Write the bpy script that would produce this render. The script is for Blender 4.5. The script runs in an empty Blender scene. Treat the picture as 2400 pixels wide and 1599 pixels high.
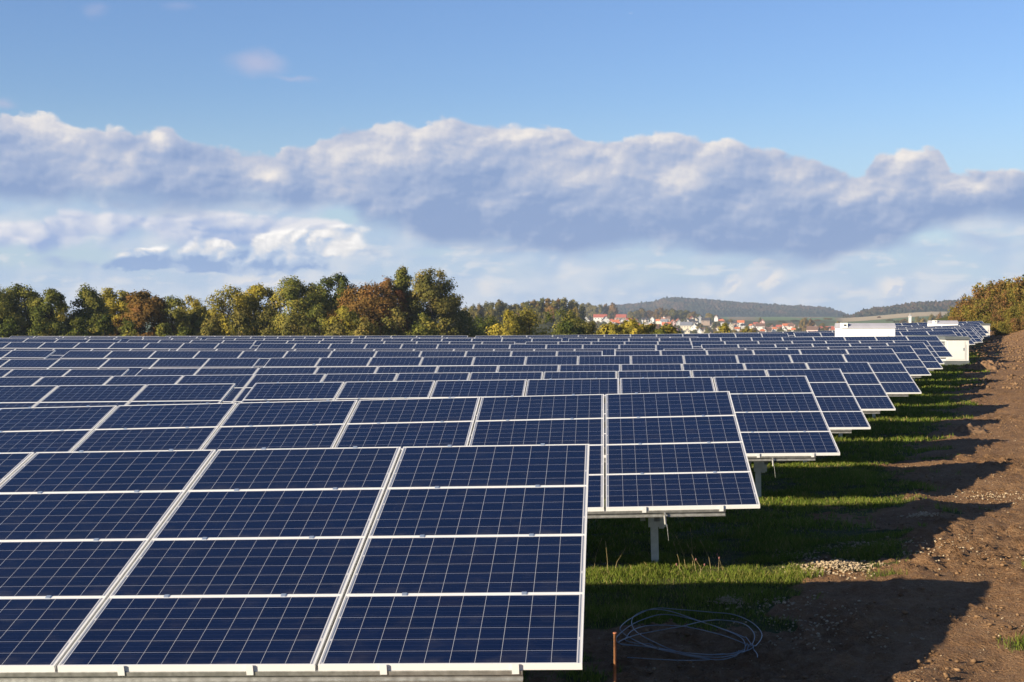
import bpy, math, random
import numpy as np
from mathutils import Vector, Matrix
R_ = math.radians
S = bpy.context.scene
C = S.collection
rng = np.random.default_rng(7)

# ------------------------------------------------------------------ camera
FPX, YAW, PITCH, ZC = 3409.35, 0.070448, -0.0130516, 2.95     # focal length in photo pixels (2400 wide)
TILT = 0.263754
cy, sy = math.cos(YAW), math.sin(YAW)
cp, sp = math.cos(PITCH), math.sin(PITCH)
RIGHT = np.array([cy, sy, 0.0]); FWD = np.array([-sy*cp, cy*cp, sp]); UP = np.array([sy*sp, -cy*sp, cp])

def at(px, py, Y):
    """world point seen at photo pixel (px, py) at depth coordinate Y"""
    d = RIGHT*(px-1200)/FPX + UP*(799.5-py)/FPX + FWD
    d = d/d[1]*Y
    return np.array([d[0], d[1], d[2]+ZC])

cam = bpy.data.cameras.new('camera'); camo = bpy.data.objects.new('camera', cam); C.objects.link(camo)
camo.location = (0, 0, ZC); camo.rotation_euler = (math.pi/2+PITCH, 0, YAW)
cam.sensor_width = 36; cam.lens = FPX/2400*36; cam.clip_start = 0.1; cam.clip_end = 30000
S.camera = camo

# ------------------------------------------------------------------ node helpers
class X:
    """a float socket expression"""
    nt = None
    def __init__(s, v): s.v = v
    @staticmethod
    def m(op, *a, clamp=False):
        n = X.nt.nodes.new('ShaderNodeMath'); n.operation = op; n.use_clamp = clamp
        for i, q in enumerate(a):
            q = q.v if isinstance(q, X) else q
            if isinstance(q, (int, float)): n.inputs[i].default_value = q
            else: X.nt.links.new(q, n.inputs[i])
        return X(n.outputs[0])
    def __add__(s, o): return X.m('ADD', s, o)
    __radd__ = __add__
    def __sub__(s, o): return X.m('SUBTRACT', s, o)
    def __rsub__(s, o): return X.m('SUBTRACT', o, s)
    def __mul__(s, o): return X.m('MULTIPLY', s, o)
    __rmul__ = __mul__
    def __truediv__(s, o): return X.m('DIVIDE', s, o)
def sstep(a, b, x):
    n = X.nt.nodes.new('ShaderNodeMapRange'); n.interpolation_type = 'SMOOTHSTEP'
    for k, q in ((0, x), (1, a), (2, b)):
        q = q.v if isinstance(q, X) else q
        if isinstance(q, (int, float)): n.inputs[k].default_value = q
        else: X.nt.links.new(q, n.inputs[k])
    return X(n.outputs[0])
def vec(x, y, z=0.0):
    n = X.nt.nodes.new('ShaderNodeCombineXYZ')
    for k, q in enumerate((x, y, z)):
        q = q.v if isinstance(q, X) else q
        if isinstance(q, (int, float)): n.inputs[k].default_value = q
        else: X.nt.links.new(q, n.inputs[k])
    return n.outputs[0]
def noise(v, scale, detail=4, rough=.5, dist=0, dim='3D', out=0):
    n = X.nt.nodes.new('ShaderNodeTexNoise'); n.noise_dimensions = dim
    n.inputs['Scale'].default_value = scale; n.inputs['Detail'].default_value = detail
    n.inputs['Roughness'].default_value = rough; n.inputs['Distortion'].default_value = dist
    if v is not None: X.nt.links.new(v, n.inputs['Vector'])
    return X(n.outputs[out]) if out == 0 else n.outputs[out]
def mixc(f, a, b, mode='MIX'):
    n = X.nt.nodes.new('ShaderNodeMix'); n.data_type = 'RGBA'; n.blend_type = mode; n.clamp_factor = True
    for k, q in ((0, f), (6, a), (7, b)):
        q = q.v if isinstance(q, X) else q
        if isinstance(q, (int, float)): n.inputs[k].default_value = q
        elif isinstance(q, tuple): n.inputs[k].default_value = (*q, 1) if len(q) == 3 else q
        else: X.nt.links.new(q, n.inputs[k])
    return n.outputs[2]
def sepxyz(s):
    n = X.nt.nodes.new('ShaderNodeSeparateXYZ'); X.nt.links.new(s, n.inputs[0])
    return [X(n.outputs[i]) for i in range(3)]
def ramp(f, stops):
    n = X.nt.nodes.new('ShaderNodeValToRGB'); X.nt.links.new(f.v, n.inputs[0])
    cr = n.color_ramp
    while len(cr.elements) < len(stops): cr.elements.new(.5)
    for e, (p, c) in zip(cr.elements, stops): e.position = p; e.color = (*c, 1)
    return n.outputs[0]
def srgb(r, g, b):
    f = lambda c: (c/255/12.92 if c/255 <= .04045 else ((c/255+.055)/1.055)**2.4)
    return (f(r), f(g), f(b))

def material(name, col=(.5, .5, .5), rough=.6, metal=0., build=None, spec=None, coat=0.):
    m = bpy.data.materials.new(name); m.use_nodes = True
    nt = m.node_tree; X.nt = nt
    b = nt.nodes['Principled BSDF']
    b.inputs['Base Color'].default_value = (*col, 1); b.inputs['Roughness'].default_value = rough
    b.inputs['Metallic'].default_value = metal
    if spec is not None: b.inputs['Specular IOR Level'].default_value = spec
    if coat: b.inputs['Coat Weight'].default_value = coat; b.inputs['Coat Roughness'].default_value = .04
    if build: build(nt, b)
    return m
def texco(which='Object'):
    return X.nt.nodes.new('ShaderNodeTexCoord').outputs[which]
def speckled(name, c, var=.18, scale=6., rough=.6, metal=0., bump=0.):
    """plain surface with slight mottling"""
    def bld(nt, b):
        n = noise(texco(), scale, 5, .6)
        lo = tuple(q*(1-var) for q in c); hi = tuple(min(1, q*(1+var)) for q in c)
        nt.links.new(mixc(sstep(.3, .7, n), lo, hi), b.inputs['Base Color'])
        if bump:
            bp = nt.nodes.new('ShaderNodeBump'); bp.inputs['Strength'].default_value = bump
            nt.links.new(n.v, bp.inputs['Height']); nt.links.new(bp.outputs[0], b.inputs['Normal'])
    return material(name, c, rough, metal, bld)

# ------------------------------------------------------------------ mesh helpers
class MB:
    def __init__(s): s.v = []; s.f = []; s.m = []; s.uv = None
    def quad(s, a, b, c, d, mat=0):
        i = len(s.v); s.v += [tuple(a), tuple(b), tuple(c), tuple(d)]; s.f.append((i, i+1, i+2, i+3)); s.m.append(mat)
    def poly(s, pts, mat=0):
        i = len(s.v); s.v += [tuple(p) for p in pts]; s.f.append(tuple(range(i, i+len(pts)))); s.m.append(mat)
    def box(s, x0, x1, y0, y1, z0, z1, mat=0, M=None):
        i = len(s.v)
        P = [Vector((x, y, z)) for z in (z0, z1) for y in (y0, y1) for x in (x0, x1)]
        if M is not None: P = [M @ p for p in P]
        s.v += [tuple(p) for p in P]
        for f in ((0, 2, 3, 1), (4, 5, 7, 6), (0, 1, 5, 4), (2, 6, 7, 3), (0, 4, 6, 2), (1, 3, 7, 5)):
            s.f.append(tuple(i+k for k in f)); s.m.append(mat)
    def tube(s, pts, rad, n=8, mat=0, cap=True):
        pts = [Vector(p) for p in pts]
        if not hasattr(rad, '__len__'): rad = [rad]*len(pts)
        i0 = len(s.v); up = Vector((0, 0, 1))
        for k, p in enumerate(pts):
            t = (pts[min(k+1, len(pts)-1)]-pts[max(k-1, 0)]).normalized()
            a = t.cross(up if abs(t.z) < .9 else Vector((1, 0, 0))).normalized(); b = t.cross(a)
            for j in range(n):
                q = 2*math.pi*j/n; s.v.append(tuple(p+(a*math.cos(q)+b*math.sin(q))*rad[k]))
        for k in range(len(pts)-1):
            for j in range(n):
                s.f.append((i0+k*n+j, i0+k*n+(j+1) % n, i0+(k+1)*n+(j+1) % n, i0+(k+1)*n+j)); s.m.append(mat)
        if cap:
            s.f.append(tuple(i0+j for j in range(n))); s.m.append(mat)
            e = i0+(len(pts)-1)*n; s.f.append(tuple(e+n-1-j for j in range(n))); s.m.append(mat)
    def mesh(s, name, mats):
        me = bpy.data.meshes.new(name); me.from_pydata(s.v, [], s.f)
        for m in (mats if isinstance(mats, (list, tuple)) else [mats]): me.materials.append(m)
        me.polygons.foreach_set('material_index', s.m); me.update()
        return me
    def obj(s, name, mats, parent=None, smooth=False):
        me = s.mesh(name, mats)
        if smooth: me.polygons.foreach_set('use_smooth', [True]*len(me.polygons))
        return link(name, me, parent)
def link(name, me, parent=None):
    o = bpy.data.objects.new(name, me); C.objects.link(o)
    if parent: o.parent = parent
    return o
def thing(o, label, cat, group=None):
    o['label'] = label; o['category'] = cat
    if group: o['group'] = group
    return o
def empty(name, loc, label, cat, group=None, rz=0., ry=0.):
    o = bpy.data.objects.new(name, None); C.objects.link(o); o.location = loc
    o.rotation_euler = (0, ry, rz); o.empty_display_size = .3
    return thing(o, label, cat, group)
def copy_tree(o, parent=None):
    c = o.copy(); C.objects.link(c)
    if parent: c.parent = parent
    for ch in list(o.children): copy_tree(ch, c)
    return c
def np_mesh(name, V, F, mats, attr=None, smooth=False):
    """V (n,3) F (m,k) arrays"""
    me = bpy.data.meshes.new(name); k = F.shape[1]
    me.vertices.add(len(V)); me.vertices.foreach_set('co', V.astype(np.float32).ravel())
    me.loops.add(F.size); me.loops.foreach_set('vertex_index', F.astype(np.int32).ravel())
    me.polygons.add(len(F)); me.polygons.foreach_set('loop_start', np.arange(0, F.size, k, dtype=np.int32))
    try: me.polygons.foreach_set('loop_total', np.full(len(F), k, dtype=np.int32))
    except Exception: pass
    for m in (mats if isinstance(mats, (list, tuple)) else [mats]): me.materials.append(m)
    if smooth: me.polygons.foreach_set('use_smooth', np.ones(len(F), bool))
    me.update(calc_edges=True); me.validate()
    if attr:
        for nm, dom, val in attr:
            a = me.attributes.new(nm, 'FLOAT', dom); a.data.foreach_set('value', np.asarray(val, np.float32))
    return me
# 2-D gradient noise
_perm = np.random.default_rng(3).permutation(4096)
def vnoise(x, y, seed=0):
    xi = np.floor(x).astype(int); yi = np.floor(y).astype(int); fx = x-xi; fy = y-yi
    def g(a, b):
        h = _perm[(a*131+_perm[(b*71+seed*17) & 4095]) & 4095]
        ang = h*(2*np.pi/4096)
        return np.cos(ang), np.sin(ang)
    u = fx*fx*fx*(fx*(fx*6-15)+10); w = fy*fy*fy*(fy*(fy*6-15)+10)
    def d(a, b, dx, dy):
        gx, gy = g(a, b); return gx*dx+gy*dy
    n00 = d(xi, yi, fx, fy); n10 = d(xi+1, yi, fx-1, fy); n01 = d(xi, yi+1, fx, fy-1); n11 = d(xi+1, yi+1, fx-1, fy-1)
    return (n00*(1-u)+n10*u)*(1-w)+(n01*(1-u)+n11*u)*w
def fbm(x, y, oct=4, seed=0, gain=.5):
    s = 0; a = 1; f = 1.
    for i in range(oct): s = s+a*vnoise(x*f, y*f, seed+i); a *= gain; f *= 2.03
    return s
ORD = ['first', 'second', 'third', 'fourth', 'fifth', 'sixth', 'seventh', 'eighth', 'ninth', 'tenth', 'eleventh', 'twelfth', 'thirteenth',
       'fourteenth', 'fifteenth', 'sixteenth', 'seventeenth', 'eighteenth', 'nineteenth', 'twentieth']
TENS = ['', '', 'twenty', 'thirty', 'forty', 'fifty', 'sixty', 'seventy', 'eighty', 'ninety']
def ordinal(n):
    if n <= 20: return ORD[n-1]
    t, u = divmod(n, 10)
    return (TENS[t][:-1]+'ieth') if u == 0 else TENS[t]+'-'+ORD[u-1]

#%%SETUP-END
# ------------------------------------------------------------------ light and sky
SUN_EL, SUN_AZ = R_(17.9), R_(233.7)          # azimuth clockwise from +Y
EXPOSURE = 1.0
SKY_STR = 0.066
HAZE = 9.5e-5
S.view_settings.view_transform = 'Standard'; S.view_settings.look = 'None'
S.view_settings.exposure = EXPOSURE; S.view_settings.gamma = 1.0
sun = bpy.data.lights.new('sun', 'SUN'); sun.energy = 5.0; sun.angle = R_(0.5); sun.color = (1.0, .86, .65)
suno = bpy.data.objects.new('sun', sun); C.objects.link(suno)
sd = Vector((math.sin(SUN_AZ)*math.cos(SUN_EL), math.cos(SUN_AZ)*math.cos(SUN_EL), math.sin(SUN_EL)))
suno.rotation_euler = sd.to_track_quat('Z', 'Y').to_euler(); suno.location = (-20, -20, 30)

W_ = bpy.data.worlds.new('World'); S.world = W_; W_.use_nodes = True
nt = W_.node_tree; X.nt = nt
bg = nt.nodes['Background']; bg.inputs['Strength'].default_value = SKY_STR
sky = nt.nodes.new('ShaderNodeTexSky'); sky.sky_type = 'NISHITA'; sky.sun_disc = False
sky.sun_elevation = SUN_EL; sky.sun_rotation = SUN_AZ; sky.altitude = 100; sky.air_density = 1.0; sky.dust_density = .6; sky.ozone_density = 2.0
dx, dy, dz = sepxyz(texco('Generated'))
fx = dx*cy + dy*sy; fy = dy*cy - dx*sy                       # turned to the middle of the cloud bank
az = X.m('ARCTAN2', fx, fy)
hor = X.m('SQRT', fx*fx+fy*fy)
U = az*3.40935                                               # azimuth, kilo-units
V = (dz/X.m('MAXIMUM', hor, .02))*3.40935                    # height above the horizon, same unit
V = X.m('MAXIMUM', V, -.2)
def prof(pts):
    """height profile over azimuth as a float curve; pts in photo pixels"""
    n = nt.nodes.new('ShaderNodeFloatCurve'); c = n.mapping.curves[0]
    q = []
    for px, py in pts:
        a = math.atan((px-1200)/FPX); q.append(((a*3.40935+1.5)/3., (755-py)*math.cos(a)/1000/.6))
    while len(c.points) < len(q): c.points.new(.5, .5)
    for p, (x, y) in zip(c.points, q): p.location = (x, y); p.handle_type = 'AUTO'
    n.mapping.update()
    nt.links.new(((U+1.5)/3.).v, n.inputs['Value'])
    return X(n.outputs[0])*.6
fbmn = lambda ox, oy, z, sc, det, rg: noise(vec(U+ox, (V+oy)*1.25+z, 0.), sc, det, rg, dim='2D')
wob = fbmn(0., 0., 3., 4.6, 6, .50) - .5                     # large billows
wob2 = fbmn(-.022, .020, 3., 4.6, 6, .50) - .5               # the same, a step towards the sun
fine = fbmn(0., 0., 9., 17., 4, .55) - .5
fine2 = fbmn(-.007, .008, 9., 17., 4, .55) - .5
sub = noise(vec(U*.5, V*2.2+21.), 5.0, 4, .5, dim='2D') - .5  # stretched streaks
rA = wob-wob2; rB = fine-fine2
def vor(ox, oy, sc):
    """puffy cells, warped: 1 in the middle of a puff"""
    n = nt.nodes.new('ShaderNodeTexVoronoi'); n.voronoi_dimensions = '2D'; n.feature = 'SMOOTH_F1'; n.inputs['Scale'].default_value = sc
    n.inputs['Smoothness'].default_value = .55
    nt.links.new(vec(U+ox+wob*.16+fine*.05, (V+oy)*1.45+sub*.10+fine*.05, 0.), n.inputs['Vector'])
    return 1.-X(n.outputs['Distance'])
pf = vor(0., 0., 8.5); pf2 = vor(-.020, .018, 8.5); pA = pf-pf2
pg = vor(0., 0., 21.); pg2 = vor(-.009, .008, 21.); pB = pg-pg2
edge = (pf-.6)*.026+(pg-.6)*.012+fine*.034+wob*.018                    # scalloped outline
Uw = U+wob*.05+fine*.03; Vw = V+sub*.05+fine*.024
PW = vec(Uw, Vw)
def puffs(lst):
    """sum of soft blobs (photo px, py, rx, ry, weight)"""
    tot = None
    for px, py, rx, ry, wt in lst:
        a0 = math.atan((px-1200)/FPX); a = a0*3.40935; v = (755-py)*math.cos(a0)/1000
        n = nt.nodes.new('ShaderNodeVectorMath'); n.operation = 'MULTIPLY_ADD'
        nt.links.new(PW, n.inputs[0]); n.inputs[1].default_value = (1000/rx, 1000/ry, 0); n.inputs[2].default_value = (-a*1000/rx, -v*1000/ry, 0)
        l = nt.nodes.new('ShaderNodeVectorMath'); l.operation = 'LENGTH'; nt.links.new(n.outputs[0], l.inputs[0])
        mr = nt.nodes.new('ShaderNodeMapRange'); mr.interpolation_type = 'SMOOTHSTEP'
        nt.links.new(l.outputs['Value'], mr.inputs[0]); mr.inputs[1].default_value = 1.0; mr.inputs[2].default_value = 0.0
        mr.inputs[3].default_value = 0.0; mr.inputs[4].default_value = wt
        q = X(mr.outputs[0]); tot = q if tot is None else tot+q
    return tot
k = 1/SKY_STR
def cc(r, g, b, s=.505):
    q = srgb(r, g, b); return tuple(c*k*s for c in q)
base = mixc(1., sky.outputs[0], mixc(sstep(.05, .75, V), (.90, .99, 1.12), (.78, .92, 1.22)), 'MULTIPLY')
base = mixc(1., base, mixc(sstep(.85, 3.2, V), (1., 1., 1.), (.42, .44, .50)), 'MULTIPLY')  # unseen upper sky dimmed on purpose, so less light fills the shadows
# pale veil low over the horizon
base = mixc(sstep(.55, .06, V)*.8, base, cc(186, 209, 232))
# low far clouds: a pale mottled sheet reaching up behind the bank
gapw = puffs([(110, 600, 260, 40, 1.), (790, 512, 70, 26, .9), (1000, 590, 110, 22, .35), (2200, 560, 90, 26, .6), (2330, 545, 90, 26, .5)])
lowm = sstep(-.42, .12, sub*.8+wob*.5-gapw*.5)*sstep(.33, .26, V)
lowl = sstep(-.36, .52, sub*1.1+pA*.8+pB*.35+wob*.6)
col = mixc(lowm*.9, base, mixc(lowl, cc(174, 196, 226), cc(216, 222, 232)))
lst = noise(vec(U*1.1, V*5.5+40.), 5., 5, .55, dim='2D')-.5+(pg-.62)*.25
col = mixc(sstep(.02, .22, lst)*sstep(.24, .17, V)*.55, col, cc(232, 231, 232))
col = mixc(puffs([(1720, 662, 34, 22, .9), (1812, 655, 60, 34, .8), (2090, 670, 50, 26, .95), (1640, 702, 36, 20, .6), (1935, 678, 34, 16, .7), (1150, 678, 36, 18, .6), (620, 655, 130, 24, .8), (2270, 680, 60, 30, .5), (1990, 676, 40, 18, .5)]), col, mixc(sstep(-.10, .16, pB+rB), cc(206, 214, 230), cc(244, 236, 230)))
# middle deck on the west side, under the great bank
T3 = prof([(-300, 505), (60, 510), (150, 490), (260, 487), (400, 494), (520, 490), (600, 498), (700, 500), (780, 505), (830, 560), (870, 660), (1000, 720)])
B3 = prof([(-300, 600), (40, 612), (90, 624), (130, 618), (200, 588), (270, 582), (320, 560), (420, 600), (560, 612), (700, 615), (820, 606), (840, 590), (1000, 590)])
dm = sstep(0., .020, T3-V+edge*.8)*sstep(0., .045, V-B3+wob*.12+fine*.03)
l3 = sstep(.62, .0, (T3-V)/.11+wob*1.4+sub*.7)*.72 + pA*1.0+pB*.7+.16
col = mixc(dm*.92, col, mixc(l3, cc(150, 174, 218), cc(236, 234, 238)))
# bright cumulus group
d4 = puffs([(330, 604, 80, 44, .8), (372, 600, 60, 40, .7), (485, 596, 90, 50, .9), (560, 606, 110, 40, .8), (640, 584, 90, 60, 1.), (735, 578, 100, 62, 1.), (806, 560, 56, 50, .8), (560, 625, 380, 26, .8), (330, 626, 110, 22, .7), (868, 590, 80, 44, .45), (850, 540, 50, 34, .3)])
dm = sstep(.20, .56, d4+(pg-.62)*.28+(pf-.62)*.20+fine*.45)
l4 = sstep(.000, .050, V-.128+wob*.10+sub*.05)*.80+pA*1.0+pB*.9+rB*.8
col = mixc(dm*.96, col, ramp(X.m('MAXIMUM', X.m('MINIMUM', l4, 1.), 0.), [(0., cc(142, 170, 213)), (.4, cc(188, 204, 228)), (.72, cc(236, 234, 234)), (1., cc(255, 250, 244, .56))]))
# the great bank
TA = prof([(-400, 250), (0, 258), (60, 260), (130, 266), (200, 290), (270, 296), (340, 310), (400, 304), (430, 324), (520, 332), (600, 354), (650, 352), (700, 334), (780, 320), (800, 302), (860, 286), (910, 278), (1000, 282), (1100, 280), (1200, 288), (1300, 292), (1400, 322), (1430, 325), (1540, 314), (1650, 318), (1750, 346), (1850, 362), (1950, 380), (2015, 392), (2060, 356), (2150, 338), (2205, 348), (2226, 396), (2300, 394), (2400, 402), (2700, 420)])
BA = prof([(-400, 490), (0, 476), (200, 488), (300, 490), (500, 499), (700, 499), (780, 500), (830, 520), (870, 552), (950, 562), (1080, 594), (1200, 596), (1400, 600), (1600, 608), (1700, 622), (1800, 630), (1900, 625), (2000, 606), (2100, 598), (2170, 560), (2230, 536), (2300, 512), (2400, 520), (2700, 540)])
topd = TA-V+edge+wob*.02
dm = sstep(0., .015, topd)*sstep(-.012, .045, V-BA+wob*.08+sub*.06)
hA = (TA-V)/X.m('MAXIMUM', TA-BA, .05)
lA = sstep(1.02, .08, hA+wob*.9+sub*.9)*.56 + pA*.55 + pB*.36 + rB*.75 + rA*1.0 + sub*.18 + (pf-.62)*.22 + sstep(.022, 0., topd)*.20
lA = lA + puffs([(110, 290, 130, 60, .55), (290, 303, 80, 34, .3), (385, 325, 60, 30, .4), (620, 405, 60, 34, .5), (800, 430, 170, 50, .5), (880, 370, 260, 80, .3),
    (1000, 300, 240, 44, .3), (1250, 315, 160, 44, .45), (1600, 335, 190, 44, .4), (1450, 372, 70, 30, .25), (1580, 420, 150, 50, .55), (1360, 425, 120, 40, .35),
    (2120, 362, 110, 36, .6), (2270, 445, 90, 44, .35), (180, 405, 230, 60, .22), (2120, 515, 150, 34, .28), (1830, 400, 60, 28, .25)])
lA = lA - sstep(.5, 1.0, hA+wob*.6)*.16
cA = ramp(X.m('MAXIMUM', X.m('MINIMUM', lA*.8, 1.), 0.), [(0., cc(138, 162, 203)), (.30, cc(165, 181, 212)), (.62, cc(200, 204, 219)), (1., cc(244, 237, 231))])
col = mixc(dm, col, cA)
# thin wisps high up and small scraps lower down
ws = puffs([(600, 150, 90, 40, 1.), (690, 184, 80, 12, .6), (230, 22, 40, 26, .4), (420, 20, 50, 20, .3), (10, 243, 40, 20, .8), (2290, 556, 90, 26, .7), (125, 614, 54, 18, 1.), (195, 624, 60, 11, .8)])
col = mixc(ws*.62, col, mixc(sstep(.1, .42, V), cc(150, 174, 218), cc(194, 194, 218)))
# below the horizon: ground-coloured
col = mixc(sstep(-.01, -.06, V), col, (.7, .75, .78))
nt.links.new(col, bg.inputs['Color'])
W_.cycles.sampling_method = 'MANUAL'; W_.cycles.sample_map_resolution = 512
#%%SKY-END
# ------------------------------------------------------------------ solar tables: (row, module columns, x of the track end, z of its top corner, slope in degrees)
PU, PV = 1.67, 0.995
YTOP = lambda r: 12.794 if r == 1 else 5.99656+6.77564*r
CT, ST = math.cos(TILT), math.sin(TILT)
TABLES = [(1, 6, -.18, -1.07, 1.2), (2, 6, 1.58, -.92, 1.55), (3, 6, 3.45, -.96, .91), (3, 12, -6.93, -1.13, .8), (4, 12, 5.08, -1.05, .7),
 (5, 12, 6.85, -1.08, .64), (5, 6, -13.55, -1.31, .3), (6, 12, 8.87, -1.0, .48), (6, 12, -11.5, -1.17, .35),
 (7, 6, 10.03, -.96, .54), (7, 12, -.44, -1.06, .05), (7, 6, -21.0, -1.06, 0), (8, 6, 12.04, -.96, .83), (8, 12, 1.69, -1.1, .09), (8, 6, -18.7, -1.13, -.05),
 (9, 6, 13.97, -.93, .56), (9, 12, 3.54, -1.04, -.14), (9, 12, -16.8, -.99, -.2), (10, 12, 15.53, -.91, .26), (10, 12, -5.05, -1.0, -.26), (10, 6, -25.5, -.9, -.3),
 (11, 12, 17.49, -.76, .43), (11, 12, -2.89, -.91, .02), (11, 12, -23.2, -.91, -.1), (12, 12, 4.96, -.87, .2), (12, 12, -15.4, -.89, 0),
 (13, 6, 21.44, -.55, .76), (13, 12, 11.04, -.7, .55), (13, 12, -9.5, -.88, .1), (13, 6, -30., -.93, 0),
 (14, 12, 23.22, -.42, 1.2), (15, 12, 25.18, -.5, 1.2), (16, 6, 26.95, -.46, 1.4), (17, 6, 29.07, -.53, 1.4), (18, 6, 30.75, -.44, 1.7),
 (19, 6, 32.52, -.37, 1.9), (20, 6, 34.51, -.24, 2.1), (21, 6, 36.4, -.06, 2.3), (22, 6, 38.33, .11, 1.5)]
DROP = 4*PV*ST
CLEAR = .87
def XC(y): return -.18+(y-12.8)*.259
# ------------------------------------------------------------------ terrain heights (camera ground about 0)
_rows = {}
for r, n, xr, zt, sl in TABLES:
    L = n*PU; g = zt-DROP-CLEAR+ZC
    _rows.setdefault(r, []).append((xr, g)); _rows[r].append((xr-L, g-L*math.tan(R_(sl))))
_ry, _rp = [], []
for r in sorted(_rows):
    q = sorted(_rows[r]); xr = q[-1][0]; gz = q[-1][1]; e = max(0, r-14)
    q += [(xr+2.2, gz+.03+.06*e), (xr+4, gz+.14+.13*e), (xr+8, gz+.24+.30*e), (xr+20, gz+.5+.46*e), (xr+60, gz+.8+.5*e)]
    _ry.append(YTOP(r)-1.92); _rp.append(q)
_ry = np.array(_ry)
def row_ground(x, y):
    Z = np.stack([np.interp(x, [p[0] for p in q], [p[1] for p in q]) for q in _rp])
    f = np.interp(y, _ry, np.arange(len(_ry))); i = np.clip(np.floor(f).astype(int), 0, len(_ry)-2); t = f-i
    t = t*t*(3-2*t)
    a = np.take_along_axis(Z, i[None], 0)[0]; b = np.take_along_axis(Z, i[None]+1, 0)[0]
    return a*(1-t)+b*t
def smooth(a, b, x):
    t = np.clip((x-a)/(b-a), 0, 1); return t*t*(3-2*t)
def pxof(x, y):
    r = x*cy+y*sy; f = -x*sy+y*cy
    return 1200+FPX*np.tan(np.clip(np.arctan2(r, np.maximum(f, 1e-3)), -1.2, 1.2))
def far_ground(x, y):
    D = np.hypot(x, y); p = pxof(x, y)
    z = np.interp(D, [0, 153, 190, 240, 400, 700, 1000, 1450, 1600, 1800, 2000, 2300, 2700, 3300, 4000, 6500],
                  [-2.8, -2.9, -3.6, -5.5, -10, -14, -16.5, -15.5, -12.5, -7.5, -3.0, 1.2, 6.3, 11.6, 14, 20.])
    z = z+10*np.exp(-((p-1540)/150)**2-((D-2280)/260)**2)
    z = z+17*np.exp(-((p-1240)/170)**2-((D-860)/150)**2)
    z = z+12*smooth(1950, 2200, p)*smooth(1200, 2700, D)*(1-smooth(3000, 3800, D))
    return z+ZC
def ground(x, y):
    x = np.asarray(x, float); y = np.asarray(y, float)
    a = row_ground(x, y); b = far_ground(x, y)
    lim = 165+45*smooth(34, 50, x)
    w = smooth(lim, lim+60, y)
    w = np.maximum(w, smooth(30, 55, -x)*.6)
    return a*(1-w)+b*w
def gz(x, y): return float(ground(np.array([x]), np.array([y]))[0])
def on_ground(px, py, h=0.):
    """ground point (raised h) seen at a photo pixel"""
    lo, hi = 4., 400.
    for _ in range(50):
        m = (lo+hi)/2; p = at(px, py, m)
        if p[2] > gz(p[0], p[1])+h: lo = m
        else: hi = m
    return at(px, py, (lo+hi)/2)
def grass_mask(x, y):
    n = fbm(x*.55, y*.35, 4, 5)*1.5+fbm(x*2.6, y*2., 3, 15)*.6
    yn = y+fbm(x*.9, y*.9, 3, 26)*1.6
    edge = XC(y)+1.75-2.3*(1-smooth(13.4, 15.2, yn))
    bare = smooth(.25, .5, fbm(x*.5+9, y*.6, 3, 25))*smooth(-1.2, .2, x-edge)
    weed = .75*np.exp(-((x-3.75)**2+(y-13.0)**2)/.14)+.45*np.exp(-((x-4.75)**2+(y-16.6)**2)/.08)
    return np.maximum(smooth(.75, -.55, x-edge+n*1.45)*(1-.8*bare), np.clip(weed*(1+n*.8), 0, 1))
def soil_detail(x, y):
    c = fbm(x*5.5, y*5.5, 4, 31, .55); c2 = fbm(x*14, y*14, 3, 41)
    lump = np.maximum(0, c-.10)*.050 + np.maximum(0, fbm(x*2.1, y*2.1, 4, 51)-.18)*.055
    lump = lump+np.maximum(0, fbm(x*8.5, y*8.5, 3, 131)-.05)*.060+np.maximum(0, fbm(x*17, y*17, 2, 141)-.1)*.030
    rough = .6+.9*smooth(.0, .5, fbm(x*.35, y*.22, 2, 62)+.15)
    return fbm(x*1.1, y*.7, 3, 61)*.05+(lump+c2*.022+c*.020)*rough
def near_detail(x, y, g):
    br = np.exp(-((x-XC(y)-2.5+fbm(x*.3, y*.25, 2, 71)*1.2)/.55)**2)*(.06+np.maximum(0, fbm(x*1.4, y*1.1, 4, 81))*.09)
    u = fbm(x*.5, y*.4, 3, 91)*.05
    return (1-g)*soil_detail(x, y)+g*(fbm(x*2, y*2, 3, 11)*.03+u)+br*(1-g*.5)

def ground_mat():
    def bld(nt, b):
        a = nt.nodes.new('ShaderNodeAttribute'); a.attribute_name = 'grass_cover'
        g = X(a.outputs['Fac']); P = texco()
        n1 = noise(P, 1.3, 6, .6); n2 = noise(P, 14, 5, .65); n3 = noise(P, 60, 3, .6)
        soil = mixc(sstep(.3, .72, n1), (.172, .090, .041), (.258, .147, .073))
        soil = mixc(sstep(.35, .75, n2)*.7, soil, (.300, .190, .104))
        soil = mixc(sstep(.63, .70, n3)*.75, soil, (.36, .28, .185))          # small pale stones
        soil = mixc(sstep(.42, .30, n3)*.5, soil, (.055, .030, .015))
        gr = mixc(sstep(.3, .7, n2), (.034, .050, .012), (.085, .085, .026))
        nt.links.new(mixc(sstep(.35, .65, g+(n2-.5)*.5), soil, gr), b.inputs['Base Color'])
        b.inputs['Roughness'].default_value = .95; b.inputs['Specular IOR Level'].default_value = .15
        bp = nt.nodes.new('ShaderNodeBump'); bp.inputs['Strength'].default_value = 1.; bp.inputs['Distance'].default_value = .04
        nt.links.new((n2+n3*.5+noise(P, 32, 4, .6)*.8).v, bp.inputs['Height']); nt.links.new(bp.outputs[0], b.inputs['Normal'])
    return material('earth_and_grass', build=bld)
xs = np.concatenate([np.arange(-62, -8, 3.), np.arange(-8, -2, .3), np.arange(-2, 14, .065), np.arange(14, 24, .16), np.arange(24, 46, .5), np.arange(46, 100, 4.)])
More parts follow.
